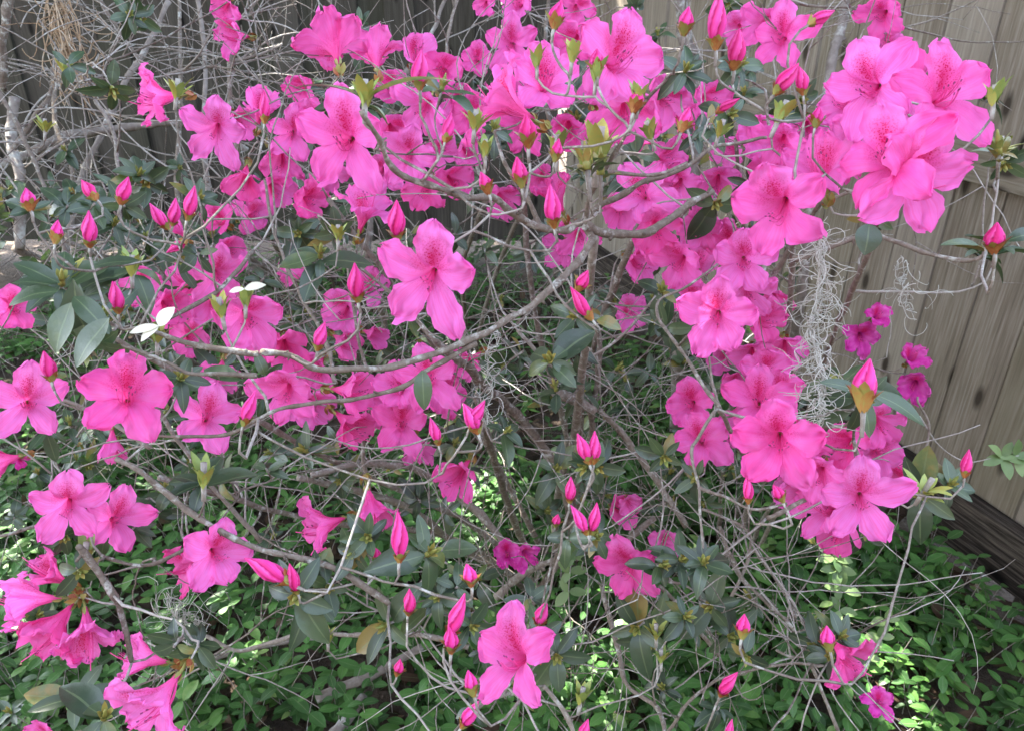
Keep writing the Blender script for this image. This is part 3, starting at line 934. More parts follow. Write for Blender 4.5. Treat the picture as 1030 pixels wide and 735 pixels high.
# ------------------------------------------------------------------ flowers, buds and leaf clusters as the photograph shows them
# flowers: x, y of the throat, face-on width (px), axis in the picture (right, down, towards the viewer), roll of the blotched petal, form
FL = [
    (160, 97, 66, -.85, -.2, .35, -30, 'u'), (218, 131, 68, -.1, .15, 1, 0, 'o'), (262, 112, 52, .3, -.6, .5, 0, 's'), (246, 178, 50, .1, .5, .7, 0, 'u'),
    (228, 6, 40, 0, .4, .8, 10, 'u'), (238, 36, 46, -.6, .2, .6, -20, 'u'), (222, 222, 42, -.2, -.5, .5, 0, 's'), (254, 216, 46, .2, .2, .9, 0, 'u'),
    (180, 232, 34, -.5, -.3, .5, 0, 'c'), (337, 47, 72, -.05, -.75, -.35, 180, 'o'), (377, 55, 62, -.5, -.6, -.3, 150, 'u'), (418, 56, 50, .1, -.5, .6, 0, 's'),
    (304, 88, 44, -.3, .3, .8, 0, 'u'), (349, 140, 96, -.25, .02, 1, 4, 'o'), (294, 134, 54, .1, .1, 1, 0, 'o'), (282, 160, 50, -.2, .3, .8, -20, 'u'),
    (310, 201, 52, .2, .3, .8, 20, 'u'), (366, 214, 66, 0, -.7, .45, 0, 'u'), (447, 70, 50, 0, -.4, .8, 0, 's'), (428, 106, 62, -.1, .5, .6, 0, 'u'),
    (458, 100, 50, .3, .3, .7, 30, 'u'), (411, 156, 66, -.1, .05, 1, 0, 'o'), (440, 150, 52, .3, .1, .9, 20, 'u'), (428, 188, 58, .1, .5, .8, 10, 'u'),
    (510, 104, 96, -.75, -.5, .2, -40, 'u'), (515, 45, 52, -.35, .15, .9, -15, 'o'), (522, 4, 46, 0, -.4, .7, 0, 'u'), (488, 4, 30, 0, .2, 1, 0, 'u'),
    (505, 198, 52, .35, .35, .8, 20, 'u'), (620, 62, 100, .45, -.28, .9, 12, 'o'), (578, 40, 52, -.1, .2, 1, 0, 'u'), (580, 8, 44, 0, .2, 1, 30, 'u'),
    (547, 84, 84, .1, -.35, .75, 0, 'u'), (523, 98, 48, -.2, -.7, .3, 0, 'c'), (630, 112, 84, .15, .4, .8, 30, 'u'), (668, 98, 66, .4, .3, .8, 40, 'u'), (684, 118, 52, .2, .5, .6, 30, 's'),
    (712, 98, 56, .2, .3, .8, 0, 'u'), (743, 28, 44, 0, .1, 1, 0, 'u'), (770, 22, 54, -.1, .3, .9, 20, 'u'), (758, 136, 58, .1, .2, .9, 0, 'u'), (736, 150, 48, -.4, .3, .7, -20, 'u'),
    (560, 198, 54, -.15, -.75, .35, 0, 's'), (648, 196, 66, -.35, .2, .85, -20, 'o'), (682, 184, 56, .1, .4, .8, 10, 'u'), (660, 228, 66, .1, .45, .75, 10, 'u'), (705, 228, 58, -.1, .3, .9, 0, 'u'),
    (582, 236, 52, .1, .5, .7, 0, 'u'), (650, 140, 40, -.3, -.5, .4, 0, 's'), (545, 178, 44, -.3, .3, .7, 0, 'u'),
    (786, 38, 62, .05, .1, 1, 0, 'o'), (888, 14, 54, 0, .3, .9, 0, 'u'), (892, 44, 46, .1, -.2, .9, 0, 'u'), (877, 88, 88, -.4, .02, .9, -8, 'o'), (850, 104, 60, -.35, .15, .9, -15, 'u'),
    (917, 80, 58, .3, -.75, .3, 20, 'c'), (949, 97, 100, .38, -.22, .9, -8, 'o'), (896, 162, 106, -.35, -.25, .9, -6, 'o'), (915, 177, 106, .5, .1, .9, 18, 'o'), (846, 158, 56, .5, .6, .4, 0, 'c'),
    (826, 172, 84, -.1, -.6, .5, 0, 'u'), (785, 208, 102, -.28, .38, .9, 4, 'o'), (787, 142, 66, -.1, .3, .9, 0, 'u'), (812, 128, 50, .1, .3, .9, 0, 'u'),
    (13, 310, 54, .1, .2, .95, 0, 'u'), (143, 286, 52, -.1, -.2, .9, 0, 'u'), (168, 306, 52, .1, .2, .9, 0, 'u'), (219, 276, 58, 0, .1, 1, 0, 'o'), (188, 282, 44, -.4, -.3, .7, 0, 's'),
    (230, 250, 44, .1, .1, 1, 0, 'u'), (214, 302, 52, -.1, .3, .9, 0, 'u'), (248, 318, 82, .1, .25, .9, 0, 'u'), (128, 397, 94, -.05, -.28, 1, 2, 'o'), (28, 405, 72, .05, .12, 1, -8, 'o'),
    (207, 420, 66, .28, .2, .98, 8, 'o'), (113, 445, 46, -.2, .75, .3, 180, 'c'), (4, 462, 50, -.9, 0, .3, 0, 's'), (190, 340, 50, -.1, .4, .8, 0, 'u'), (222, 372, 54, .1, .5, .7, 0, 'u'),
    (434, 278, 106, -.1, .32, 1, 8, 'o'), (346, 312, 54, -.2, .3, .9, 0, 'u'), (371, 288, 48, .2, -.3, .8, 0, 'u'), (302, 273, 46, -.7, -.2, .4, 0, 'c'), (344, 343, 44, .5, .4, .6, 0, 's'), (374, 336, 42, .5, .4, .6, 0, 'c'),
    (286, 348, 58, .1, .2, .9, 0, 'u'), (288, 392, 74, -.15, .3, .9, -10, 'u'), (312, 406, 56, .1, .5, .7, 0, 'u'), (350, 392, 60, .75, -.15, .45, 30, 'u'), (350, 424, 58, .6, .6, .4, 60, 's'),
    (432, 380, 66, .1, .1, 1, 10, 'o'), (402, 390, 60, -.35, .1, .9, -20, 'u'), (404, 426, 60, .05, .2, .98, 0, 'o'), (420, 448, 50, .1, .5, .8, 0, 'u'), (462, 474, 60, -.1, .45, .8, 0, 'u'), (474, 362, 46, -.3, .6, .5, 60, 'w'),
    (722, 318, 84, 0, .12, 1, -4, 'o'), (684, 262, 66, -.1, .1, 1, 0, 'u'), (568, 250, 48, 0, .4, .9, 0, 'u'), (632, 314, 46, .1, .2, .9, 0, 'u'), (748, 262, 76, -.05, .2, .95, 0, 'u'), (752, 293, 66, .1, .3, .9, 0, 'u'), (768, 322, 58, .3, .3, .8, 0, 'u'),
    (756, 355, 52, .3, .5, .5, 0, 's'), (730, 352, 48, -.3, .5, .5, 0, 's'), (696, 406, 62, -.4, -.05, .85, -20, 'u'), (706, 442, 64, .05, .15, 1, 0, 'o'), (764, 404, 72, .1, -.1, 1, 0, 'o'),
    (784, 442, 98, 0, .2, 1, -4, 'o'), (782, 392, 64, .1, .2, .9, 0, 'u'), (790, 348, 56, 0, .3, .9, 0, 'u'), (866, 338, 44, .2, .2, .9, 0, 'f'), (882, 318, 34, .1, -.2, .9, 0, 'f'),
    (916, 360, 38, .3, -.2, .8, 0, 'f'), (920, 386, 46, .2, .3, .8, 10, 'f'), (884, 424, 64, .2, .2, .9, 0, 'u'), (852, 446, 70, -.1, .3, .9, 0, 'u'), (894, 474, 60, .6, .3, .6, 30, 's'), (826, 476, 72, -.1, .4, .85, 0, 'u'),
    (865, 502, 84, .05, .28, 1, 0, 'o'), (833, 512, 68, -.5, .3, .75, -30, 'u'), (820, 448, 62, .1, .3, .9, 0, 'u'),
    (68, 508, 70, -.35, 0, .95, -15, 'o'), (115, 522, 64, -.1, -.1, .95, 10, 'o'), (217, 556, 74, .3, .15, .9, 10, 'o'), (192, 566, 60, -.5, .5, .6, -40, 'u'),
    (52, 578, 62, -.45, -.6, .4, -30, 'w'), (34, 602, 72, -.85, .05, .3, -60, 'w'), (56, 628, 76, -.5, .6, .5, -80, 'w'), (88, 634, 74, .15, .8, .5, 180, 'w'),
    (148, 662, 62, -.7, -.35, .4, -40, 's'), (160, 702, 92, -.35, .6, .55, -60, 'u'), (44, 740, 46, -.4, .2, .8, 0, 'u'),
    (326, 527, 66, -.7, .35, .5, -50, 'u'), (373, 508, 62, .1, .75, .5, 180, 's'), (519, 662, 94, -.55, .1, .85, -12, 'o'),
    (510, 556, 40, 0, .2, .9, 0, 'f'), (623, 510, 46, .5, .3, .5, 0, 's'), (632, 568, 66, -.55, .1, .75, -20, 'o'), (668, 545, 42, .2, .2, .9, 0, 'u'), (528, 556, 36, .2, .3, .8, 0, 'f'),
    (850, 658, 66, .25, .55, .6, 0, 'u'), (884, 706, 38, .1, .2, .9, 0, 'f'),
    (632, 505, 30, .1, .3, .9, 0, 'u'), (20, 462, 20, .1, .3, .9, 0, 'f'), (795, 492, 50, -.1, .2, .9, 0, 'u'), (703, 270, 50, .4, -.1, .8, 0, 'u'), (740, 385, 50, -.2, .3, .9, 0, 'u'),
    (395, 130, 54, .1, .4, .8, 0, 'u'), (472, 112, 56, -.2, .2, .9, 0, 'u'), (602, 122, 58, .1, .5, .8, 0, 'u'), (600, 84, 54, .3, .2, .9, 10, 'u'), (572, 128, 52, -.1, .5, .7, 0, 's'),
    (528, 128, 60, -.1, .4, .8, 0, 'u'), (640, 262, 52, .1, .4, .8, 0, 'u'), (722, 182, 54, .1, .3, .9, 0, 'u'), (736, 244, 60, -.2, .3, .8, 0, 'u'), (668, 160, 56, .2, .4, .8, 20, 'u'), (625, 206, 54, -.2, .4, .8, 0, 'u'),
    (812, 425, 62, .3, .2, .8, 10, 'u'), (850, 478, 66, .1, .4, .8, 0, 'u'), (882, 452, 62, .4, .2, .8, 20, 'u'), (752, 428, 60, -.3, .4, .8, -10, 'u'), (812, 496, 64, -.2, .5, .8, -10, 'u'), (846, 530, 60, .1, .6, .7, 0, 's'),
    (770, 372, 62, .2, .3, .8, 0, 'u'), (735, 300, 60, .1, .4, .8, 0, 'u'), (778, 300, 52, .3, .3, .8, 0, 'u'), (800, 160, 64, -.3, .3, .8, 0, 'u'), (856, 132, 66, .1, .4, .8, 0, 'u'), (905, 100, 60, .2, .3, .8, 0, 'u'),
    (775, 168, 60, -.2, .3, .8, 0, 'u'), (320, 120, 52, -.2, .3, .8, 0, 'u'), (275, 190, 48, .1, .3, .8, 0, 'u'), (200, 300, 48, -.2, .2, .8, 0, 'u'), (260, 340, 56, .1, .4, .8, 0, 'u'), (320, 370, 56, .1, .3, .8, 0, 'u'),
    (395, 410, 54, -.3, .4, .8, 0, 'u'), (445, 395, 50, .3, .3, .8, 0, 'u'), (455, 180, 50, .1, .4, .8, 0, 'u'), (385, 172, 52, -.2, .4, .8, 0, 'u'), (700, 300, 56, -.3, .3, .8, 0, 'u'), (240, 120, 48, .3, .1, .8, 0, 's'),
    (395, 88, 44, -.2, .2, .9, 0, 'u'), (480, 60, 40, .1, .2, .9, 0, 'u'), (330, 170, 50, 0, .4, .8, 0, 'u'), (470, 150, 46, .2, .3, .9, 0, 'u'),
]
# buds: x, y (middle), length px, axis (right, down), kind
BD = [
    (88, 190, 32, -.6, -.7, 'b'), (125, 190, 36, .05, -1, 'b'), (90, 231, 34, 0, -1, 'b'), (193, 202, 38, .1, -1, 'b'), (57, 232, 26, 0, -1, 's'), (28, 200, 22, -.2, -1, 's'), (158, 217, 34, -.6, -.6, 'b'), (176, 213, 30, .1, -1, 'b'),
    (267, 107, 34, .2, -1, 'b'), (452, 128, 36, .15, -1, 'b'), (421, 68, 38, .1, -1, 'b'), (488, 183, 24, -.1, -1, 's'), (398, 220, 46, -.3, -.95, 'b'), (720, 21, 50, .05, -1, 'B'), (741, 47, 42, .15, -1, 'B'),
    (560, 13, 30, 0, -1, 's'), (555, 205, 54, -.1, -1, 'B'), (732, 105, 32, .8, -.5, 'b'), (522, 172, 28, 0, -1, 's'), (827, 16, 34, .8, -.5, 'b'), (793, 78, 36, .5, -.8, 'b'), (807, 79, 34, .1, -1, 'b'), (1000, 238, 34, .15, -1, 'sB'),
    (822, 117, 20, 0, -1, 's'), (118, 298, 34, 0, -1, 'b'), (178, 249, 26, -.6, .3, 'b'), (48, 366, 32, -.05, -1, 'b'), (251, 408, 40, .2, -1, 'b'), (357, 283, 38, 0, -1, 'b'), (322, 337, 34, .3, -.9, 'b'),
    (480, 415, 36, .3, -.9, 'b'), (474, 418, 36, -.3, -.9, 'b'), (437, 432, 32, -.2, -1, 'b'), (583, 305, 44, -.6, -.8, 'B'), (587, 282, 28, .5, -.8, 's'), (587, 449, 36, -.25, -1, 'b'), (599, 449, 38, .25, -1, 'b'), (574, 491, 32, 0, -1, 'b'),
    (753, 491, 30, -.05, -1, 'b'), (870, 384, 48, .1, -1, 'sBB'), (973, 464, 30, .3, -1, 'b'), (270, 572, 50, -.8, -.45, 'b'), (294, 580, 36, -.15, -1, 'b'), (403, 540, 52, 0, -1, 'B'), (413, 604, 32, .1, -1, 'b'), (473, 577, 26, 0, -1, 's'),
    (460, 620, 46, .2, -.9, 'B'), (454, 642, 28, .2, -.9, 's'), (473, 685, 26, -.3, -.9, 's'), (474, 716, 36, .5, -.7, 'B'), (402, 670, 18, .2, -1, 's'), (584, 522, 36, -.2, -1, 'b'), (599, 520, 38, .3, -1, 'b'),
    (544, 616, 30, .2, -1, 'b'), (748, 628, 28, 0, -1, 's'), (731, 687, 32, .6, -.8, 'b'), (734, 732, 26, .3, -1, 'b'), (588, 734, 32, .2, -1, 'b'), (690, 20, 28, .2, -1, 's'), (560, 522, 16, .2, -1, 's'), (378, 556, 16, 0, -1, 's'),
    (832, 640, 26, -.2, -1, 's'), (783, 495, 22, -.4, -.9, 's'), (530, 130, 30, .1, -1, 's'), (690, 120, 30, .2, -1, 's'), (640, 100, 26, .1, -1, 's'), (600, 60, 26, 0, -1, 's'), (560, 150, 26, .1, -1, 's'),
]
# leaf clusters: x, y, leaf length px, axis (right, down, towards), kind r normal / b long-leaved / n young tuft
LF = [
    (62, 283, 44, .0, -.6, .6, 'b'), (103, 318, 44, .1, -.5, .8, 'b'), (136, 268, 40, .1, -.8, .5, 'b'), (88, 352, 46, -.3, .6, .6, 'b'), (74, 300, 34, -.3, .1, .9, 'r'), (205, 482, 40, 0, -.8, .5, 'b'), (182, 380, 36, .1, -.3, .8, 'r'),
    (222, 378, 34, .5, -.2, .7, 'r'), (268, 380, 30, .2, .3, .9, 'r'), (322, 256, 36, 0, -.6, .7, 'b'), (300, 262, 34, -.4, -.3, .8, 'r'), (553, 362, 40, -.2, -.3, .9, 'b'), (582, 352, 28, .2, -.5, .8, 'r'), (666, 292, 34, 0, -.4, .9, 'r'),
    (606, 318, 30, .4, .1, .9, 'r'), (578, 318, 34, -.3, -.2, .9, 'r'), (868, 402, 46, .3, .1, .8, 'b'), (846, 385, 40, -.5, -.4, .7, 'b'), (925, 497, 38, 0, .2, .9, 'b'), (956, 487, 34, .4, -.3, .8, 'r'), (990, 254, 30, .3, -.9, .2, 'r'),
    (1003, 246, 36, .2, -.9, .3, 'b'), (666, 568, 34, .5, -.1, .8, 'r'), (686, 562, 34, .4, -.1, .9, 'r'), (297, 600, 42, -.1, .2, .9, 'b'), (314, 596, 38, .5, -.1, .8, 'b'), (388, 628, 38, -.5, .2, .8, 'b'), (432, 556, 42, .5, -.3, .8, 'b'),
    (480, 75, 36, .6, -.6, .4, 'r'), (445, 88, 36, .2, -.8, .4, 'b'), (366, 100, 40, .1, -.8, .3, 'b'), (497, 130, 34, .1, -.5, .8, 'r'), (560, 90, 30, .1, -.4, .8, 'r'), (580, 60, 32, .2, -.5, .8, 'r'), (604, 170, 32, .0, -.9, .3, 'n'),
    (590, 165, 34, -.1, -1, .1, 'n'), (715, 125, 34, .1, -.5, .8, 'r'), (690, 70, 34, .2, -.4, .8, 'r'), (745, 65, 32, .3, -.3, .9, 'r'), (735, 115, 34, .4, -.1, .9, 'r'), (806, 100, 32, .3, .1, .9, 'b'), (782, 120, 32, -.1, -.4, .9, 'b'),
    (875, 220, 34, -.3, .4, .9, 'r'), (993, 97, 26, .3, -.8, .4, 'r'), (1004, 150, 30, .0, -.7, .4, 'n'), (1010, 165, 34, .2, .5, .8, 'r'), (68, 207, 30, .2, -.4, .9, 'r'), (30, 210, 32, -.2, -.3, .9, 'r'), (75, 198, 28, .1, -.4, .8, 'r'),
    (95, 205, 32, .3, -.4, .8, 'r'), (140, 175, 30, .2, -.5, .8, 'r'), (115, 225, 30, .1, -.5, .8, 'r'), (113, 90, 34, .3, .6, .7, 'r'), (68, 65, 28, -.2, -.3, .9, 'r'), (200, 200, 30, .3, -.5, .8, 'r'), (130, 15, 24, .1, -.3, .9, 'r'),
    (600, 540, 36, 0, -.2, .9, 'r'), (570, 540, 36, -.3, -.1, .9, 'r'), (610, 555, 34, .3, .2, .9, 'r'), (640, 632, 36, -.2, .2, .9, 'b'), (656, 645, 34, .3, .4, .9, 'b'), (690, 620, 34, .4, -.1, .9, 'r'), (714, 610, 34, -.3, .1, .9, 'b'),
    (735, 640, 34, .2, .1, .9, 'b'), (750, 660, 32, .1, .4, .9, 'r'), (708, 565, 36, 0, -.4, .9, 'r'), (600, 470, 34, .2, .3, .9, 'r'), (588, 470, 34, -.4, .2, .9, 'r'), (835, 660, 34, -.1, -.2, .9, 'r'), (846, 640, 32, .4, -.2, .8, 'r'),
    (820, 650, 34, -.4, .1, .9, 'b'), (460, 590, 34, .2, -.1, .9, 'r'), (440, 600, 34, -.3, .1, .9, 'r'), (475, 630, 34, .3, .3, .9, 'r'), (545, 640, 36, .1, .2, .9, 'r'), (560, 660, 36, .0, .3, .9, 'b'), (535, 600, 32, .3, -.3, .9, 'r'),
    (700, 480, 32, -.3, .1, .9, 'r'), (668, 460, 34, .1, .3, .9, 'r'), (700, 340, 34, -.2, .1, .9, 'r'), (668, 330, 34, -.4, .2, .9, 'r'), (750, 375, 34, -.4, .2, .9, 'r'), (790, 485, 32, -.2, .3, .9, 'r'), (870, 535, 32, .2, .3, .9, 'r'),
    (330, 590, 34, .2, .2, .9, 'r'), (370, 540, 36, -.1, .1, .9, 'r'), (355, 555, 36, -.4, .2, .9, 'r'), (175, 650, 40, -.3, .4, .9, 'r'), (200, 650, 34, .2, .4, .9, 'r'), (80, 575, 36, .1, .2, .9, 'r'), (65, 540, 30, .0, .3, .9, 'r'),
    (105, 540, 30, .1, .3, .9, 'r'), (105, 720, 44, .1, -.4, .8, 'b'), (75, 700, 36, -.2, -.3, .9, 'b'), (135, 530, 30, .3, -.3, .9, 'r'), (320, 215, 30, .0, .2, .9, 'r'), (300, 235, 28, -.1, .0, .9, 'r'), (340, 235, 30, .3, .1, .9, 'r'),
    (180, 262, 30, .3, -.1, .9, 'b'), (200, 255, 30, .4, -.3, .9, 'r'), (400, 180, 26, .0, .2, .9, 'r'), (600, 100, 30, .1, .1, .9, 'r'), (580, 120, 32, -.1, -.3, .9, 'r'), (540, 130, 32, .1, -.3, .9, 'r'), (510, 140, 30, -.1, -.4, .9, 'r'),
    (640, 155, 30, .1, -.2, .9, 'r'), (700, 135, 30, .3, -.2, .9, 'r'), (755, 185, 28, .0, .2, .9, 'r'), (720, 205, 34, .2, .2, .9, 'b'),
]


def basis(px, py, ax, ay, az, roll):
    view = -ray(px, py).normalized()
    z = (RT * ax + DN * ay + view * az).normalized()
    r = math.radians(roll)
    up = -DN * math.cos(r) + RT * math.sin(r)
    y = up - z * up.dot(z)
    if y.length < 0.05:
        y = z.orthogonal()
    y.normalize()
    x = y.cross(z)
    return Matrix((x, y, z)).transposed()


def shrub_of(px, py, size, depth):
    if (py < 62 and size < 49 and px < 800) or (px < 260 and py < 60):
        return 'C'
    return 'B' if px > 688 else 'A'


HEADS = {'A': [], 'B': [], 'C': []}            # (base position, outward axis) of everything a twig must carry
FPOS = []                                      # (x, y, size, depth) of the traced flowers
SRF = random.Random(5)


def put_flower(px, py, size, ax, ay, az, roll, form, depth=None, shrub=None):
    if depth is None:
        depth = max(0.58, min(1.38, 0.083 * FPX / size))
        depth *= SRF.uniform(.97, 1.03)
    if form == 'u' and size <= 62 and SRF.random() < .30: form = SRF.choice('ssw')
    s = size * depth / FPX / 0.083
    if form in 'swc': s *= 1.22
    elif az <= .6: s *= 1.14
    if form == 'w': s *= 0.98
    jt = .08 if size > 70 else .38
    sh = shrub or shrub_of(px, py, size, depth)
    B = basis(px, py, ax + SRF.uniform(-jt, jt), ay + SRF.uniform(-jt, jt), az, roll + SRF.uniform(-8, 8) * (1 if size > 70 else 3))
    p = at(px, py, depth) - B.col[2] * (0.024 * s)
    mt = Matrix.Translation(place(sh, p)) @ B.to_4x4() @ Matrix.Scale(s, 4)
    o = link('flower', SRF.choice(COR[form]), SHRUB[sh], mt)
    if form != 'c':
        link('stamens', SRF.choice(STA if form in 'ou' else STA_S), o)
    link('calyx', SRF.choice(CAL), o)
    FPOS.append((px, py, size, depth))
    HEADS[sh].append((p - B.col[2] * 0.0145 * s, B.col[2]))


for row in FL:
    put_flower(*row)

for (px, py, ln, ax, ay, kind) in BD:
    real = {'b': .030, 's': .019, 'B': .036, 'sB': .030, 'sBB': .040}[kind]
    depth = max(.62, min(1.3, real * FPX / ln * .95))
    near = [f for f in FPOS if abs(f[0] - px) < 25 and abs(f[1] - py) < 25]
    if near:
        depth = min(depth, min(f[3] for f in near) + .02)
    s = ln * depth / FPX / real
    sh = 'C' if (py < 60 and px < 400) else ('B' if px > 700 else 'A')
    B = basis(px, py, ax + SRF.uniform(-.22, .22), ay + SRF.uniform(-.1, .1), SRF.uniform(-.1, .5), SRF.uniform(0, 360))
    if kind[0] == 's': me, k0 = SRF.choice(SBUD), 1.0
    else: me, k0 = SRF.choice(BUD), 1.0
    if kind[0] == 'B': k0 = 1.15
    if kind == 'sB': k0 = 1.5
    if kind == 'sBB': k0 = 2.0
    L_ = {'s': .019}.get(kind[0], .032)
    k = ln * depth / FPX / L_
    k *= SRF.uniform(.78, 1.0)
    wk = k * (SRF.uniform(.76, 1.05) if kind != 'sBB' else .75)
    p = at(px, py, depth) - B.col[2] * (L_ * k * .5)
    mt = Matrix.Translation(place(sh, p)) @ B.to_4x4() @ Matrix.Diagonal((wk, wk, k, 1))
    o = link('flower_bud', me, SHRUB[sh], mt)
    link('bracts', SRF.choice(BRAB if kind in ('sB', 'sBB', 's') else BRA), o)
    HEADS[sh].append((p - B.col[2] * .012 * k, B.col[2]))

def leaf_bud_mesh(seed, n=8, open_=.35):
    rs = random.Random(seed)
    mb = MB()
    tube(mb, [Vector((0, 0, -.012)), Vector((0, 0, -.002)), Vector((0, 0, .004)), Vector((0, 0, .016)), Vector((0, 0, .024))], .0022, .0030, 8, 1, .9)
    for k in range(n):
        a = k * 2.4
        op = open_ * rs.uniform(.5, 1.3)
        d = Vector((math.cos(a) * op, math.sin(a) * op, 1))
        add_leaf(mb, Vector((math.cos(a) * .0025, math.sin(a) * .0025, .001 * k)), d, Vector((math.cos(a), math.sin(a), -.1)), rs.uniform(.016, .028), rs.uniform(.007, .011), -.2, -.3, rs.uniform(.55, 1.15), 0, 6)
    return mb.mesh('leaf_bud', [M_YOUNG, M_TWIG])


M_YOUNG = scale_material('young_leaf', [(0.25, (0.34, 0.20, 0.05)), (0.5, (0.36, 0.31, 0.06)), (0.75, (0.27, 0.32, 0.07)), (0.95, (0.20, 0.29, 0.07))])
LBUD = [leaf_bud_mesh(i, 8, .28 + .1 * (i % 3)) for i in range(5)]
LSTAR = [leaf_bud_mesh(10 + i, 9, 1.3) for i in range(2)]
for (px, py, ln, ax, ay, star) in ((367, 95, 36, 0, -1, 0), (478, 122, 28, .1, -1, 0), (222, 310, 28, -.2, -1, 0), (247, 300, 26, 0, -1, 0), (158, 336, 26, 0, -1, 0), (590, 160, 44, -.1, -1, 0), (602, 148, 50, .1, -1, 0), (560, 148, 30, 0, -1, 0),
                                  (642, 98, 26, .1, -1, 0), (576, 54, 26, .1, -1, 0), (600, 74, 26, .1, -1, 0), (786, 114, 32, .4, -.9, 0), (1000, 97, 28, .1, -1, 0), (1006, 148, 32, .1, -.9, 1), (86, 556, 30, .1, -1, 0), (707, 565, 26, 0, -1, 0),
                                  (66, 68, 20, 0, -1, 0), (45, 127, 18, 0, -1, 0), (932, 490, 36, .2, -.3, 1), (178, 90, 26, .1, -1, 0), (66, 278, 34, .1, -1, 0), (133, 268, 28, 0, -1, 0), (104, 322, 26, 0, -.8, 0), (205, 478, 34, 0, -1, 0),
                                  (660, 635, 22, 0, -1, 0), (330, 640, 20, 0, -1, 0), (653, 132, 26, -.3, -1, 0), (540, 60, 24, 0, -1, 0), (488, 150, 24, 0, -1, 0), (725, 130, 24, .3, -.9, 0), (340, 235, 22, 0, -1, 0), (585, 700, 26, .2, -1, 0), (665, 660, 20, 0, -1, 0)):
    near = [f[3] for f in FPOS if math.hypot(f[0] - px, f[1] - py) < f[2] * .6]
    depth = .58 if px == 367 else max(.6, min([.85] + near) - .03)
    if py > 500: depth = .95
    sh = 'B' if px > 700 else ('C' if (px < 100 and py < 150) else 'A')
    if sh == 'C': depth = 1.25
    B = basis(px, py, ax, ay, .25, SRF.uniform(0, 360))
    k = ln * depth / FPX / (.030 if not star else .036)
    p = at(px, py, depth) - B.col[2] * (.012 * k)
    link('leaf_bud', SRF.choice(LSTAR if star else LBUD), SHRUB[sh], Matrix.Translation(place(sh, p)) @ B.to_4x4() @ Matrix.Scale(k, 4))
    HEADS[sh].append((p - B.col[2] * .010 * k, B.col[2]))
mb = MB()
p = at(367, 104, .58)
add_leaf(mb, p - ROOT_A, RT * -.75 - DN * .75 + FW * .1, RT * .5 - DN * .5 - FW * .4, .062, .012, .55, .3, .85, 0, 10)
add_leaf(mb, p - ROOT_A, RT * .72 - DN * .75 - FW * .15, RT * -.5 - DN * .5 - FW * .5, .066, .014, .65, .3, .9, 0, 10)
link('leaf_cluster', mb.mesh('leaf_cluster', [M_LEAF]), SHRUB['A'])
# long glossy leaves reaching across in front of the fence and the left flowers
for (px, py, dep, dx, dy, L, W, sh) in ((872, 392, .74, .75, .35, .070, .019, 'B'), (868, 398, .74, .15, .9, .045, .016, 'B'), (868, 396, .74, -.8, -.35, .050, .015, 'B'), (1012, 243, .76, .9, -.35, .045, .018, 'B'),
                                       (985, 246, .76, -.9, -.12, .045, .010, 'B'), (110, 320, .62, -.55, .7, .052, .024, 'A'), (58, 292, .64, -.9, .15, .045, .018, 'A'), (60, 285, .64, -.7, -.45, .044, .016, 'A'), (140, 262, .68, -.95, .02, .048, .013, 'A'),
                                       (72, 305, .64, -.3, .85, .048, .024, 'A'), (74, 298, .64, .6, .45, .050, .018, 'A'), (425, 372, .66, .05, .9, .038, .016, 'A'), (205, 372, .66, .9, .1, .040, .016, 'A'), (430, 612, .95, -.75, .55, .05, .022, 'A'),
                                       (440, 555, .95, .9, -.25, .055, .026, 'A'), (875, 225, .72, -.2, .8, .034, .024, 'B'), (600, 322, .84, .9, .2, .032, .018, 'A')):
    mb = MB()
    p = at(px, py, dep)
    add_leaf(mb, Vector((0, 0, 0)), RT * dx + DN * dy - FW * .25, -FW * .5 + Vector((0, 0, .8)), L * .9, W, .25, .25, SRF.uniform(.45, .9), 0, 9, .02)
    link('leaf', mb.mesh('leaf', [M_LEAF]), SHRUB[sh], Matrix.Translation(place(sh, p)))

CNT = {'A': 0, 'B': 0, 'C': 0}
LOOSE = {'A': MB(), 'B': MB(), 'C': MB()}      # the foliage beyond the hundred clusters that show largest


def put_cluster(px, py, ln, ax, ay, az, kind, depth, sh, part=True):
    B = basis(px, py, ax, ay, az, SRF.uniform(0, 360))
    L_ = {'r': .040, 'b': .050, 'n': .022}[kind]
    s = (1.15 if kind == 'b' else .98) * ln * depth / FPX / L_
    p = at(px, py, depth)
    mt = Matrix.Translation(place(sh, p)) @ B.to_4x4() @ Matrix.Scale(s, 4)
    me = SRF.choice({'r': ROS, 'b': ROSB, 'n': ROSN}[kind])
    if part and CNT[sh] < 98:
        CNT[sh] += 1
        link('leaf_cluster', me, SHRUB[sh], mt)
    else:
        mb = LOOSE[sh]
        s0 = len(mb.v)
        mb.v.extend([mt @ v.co for v in me.vertices])
        for pl in me.polygons:
            mb.f.append(tuple(s0 + i for i in pl.vertices)); mb.m.append(pl.material_index)
        dt = SRF.uniform(-.2, .2)
        for nm in ('tint', 'lat'):
            vals = [d.value for d in me.attributes[nm].data]
            if nm == 'tint': vals = [min(1, max(0, v + dt)) for v in vals]
            mb.att(nm, vals, s0)
    HEADS[sh].append((p - B.col[2] * .024 * s, B.col[2]))


for (px, py, ln, ax, ay, az, kind) in LF:
    L_ = {'r': .040, 'b': .050, 'n': .030}[kind]
    depth = max(.60, min(1.25, L_ * FPX / ln)) * (.90 if kind == 'b' else 1)
    if kind == 'b': ln *= 1.15
    near = [f[3] for f in FPOS if math.hypot(f[0] - px, f[1] - py) < f[2] * .42]
    if near:
        depth = max(depth, max(near) + .03) if kind == 'r' else depth
    sh = 'C' if (py < 100 and px < 270) else ('B' if px > 690 else 'A')
    put_cluster(px, py, ln, ax, ay, az, kind, depth, sh)


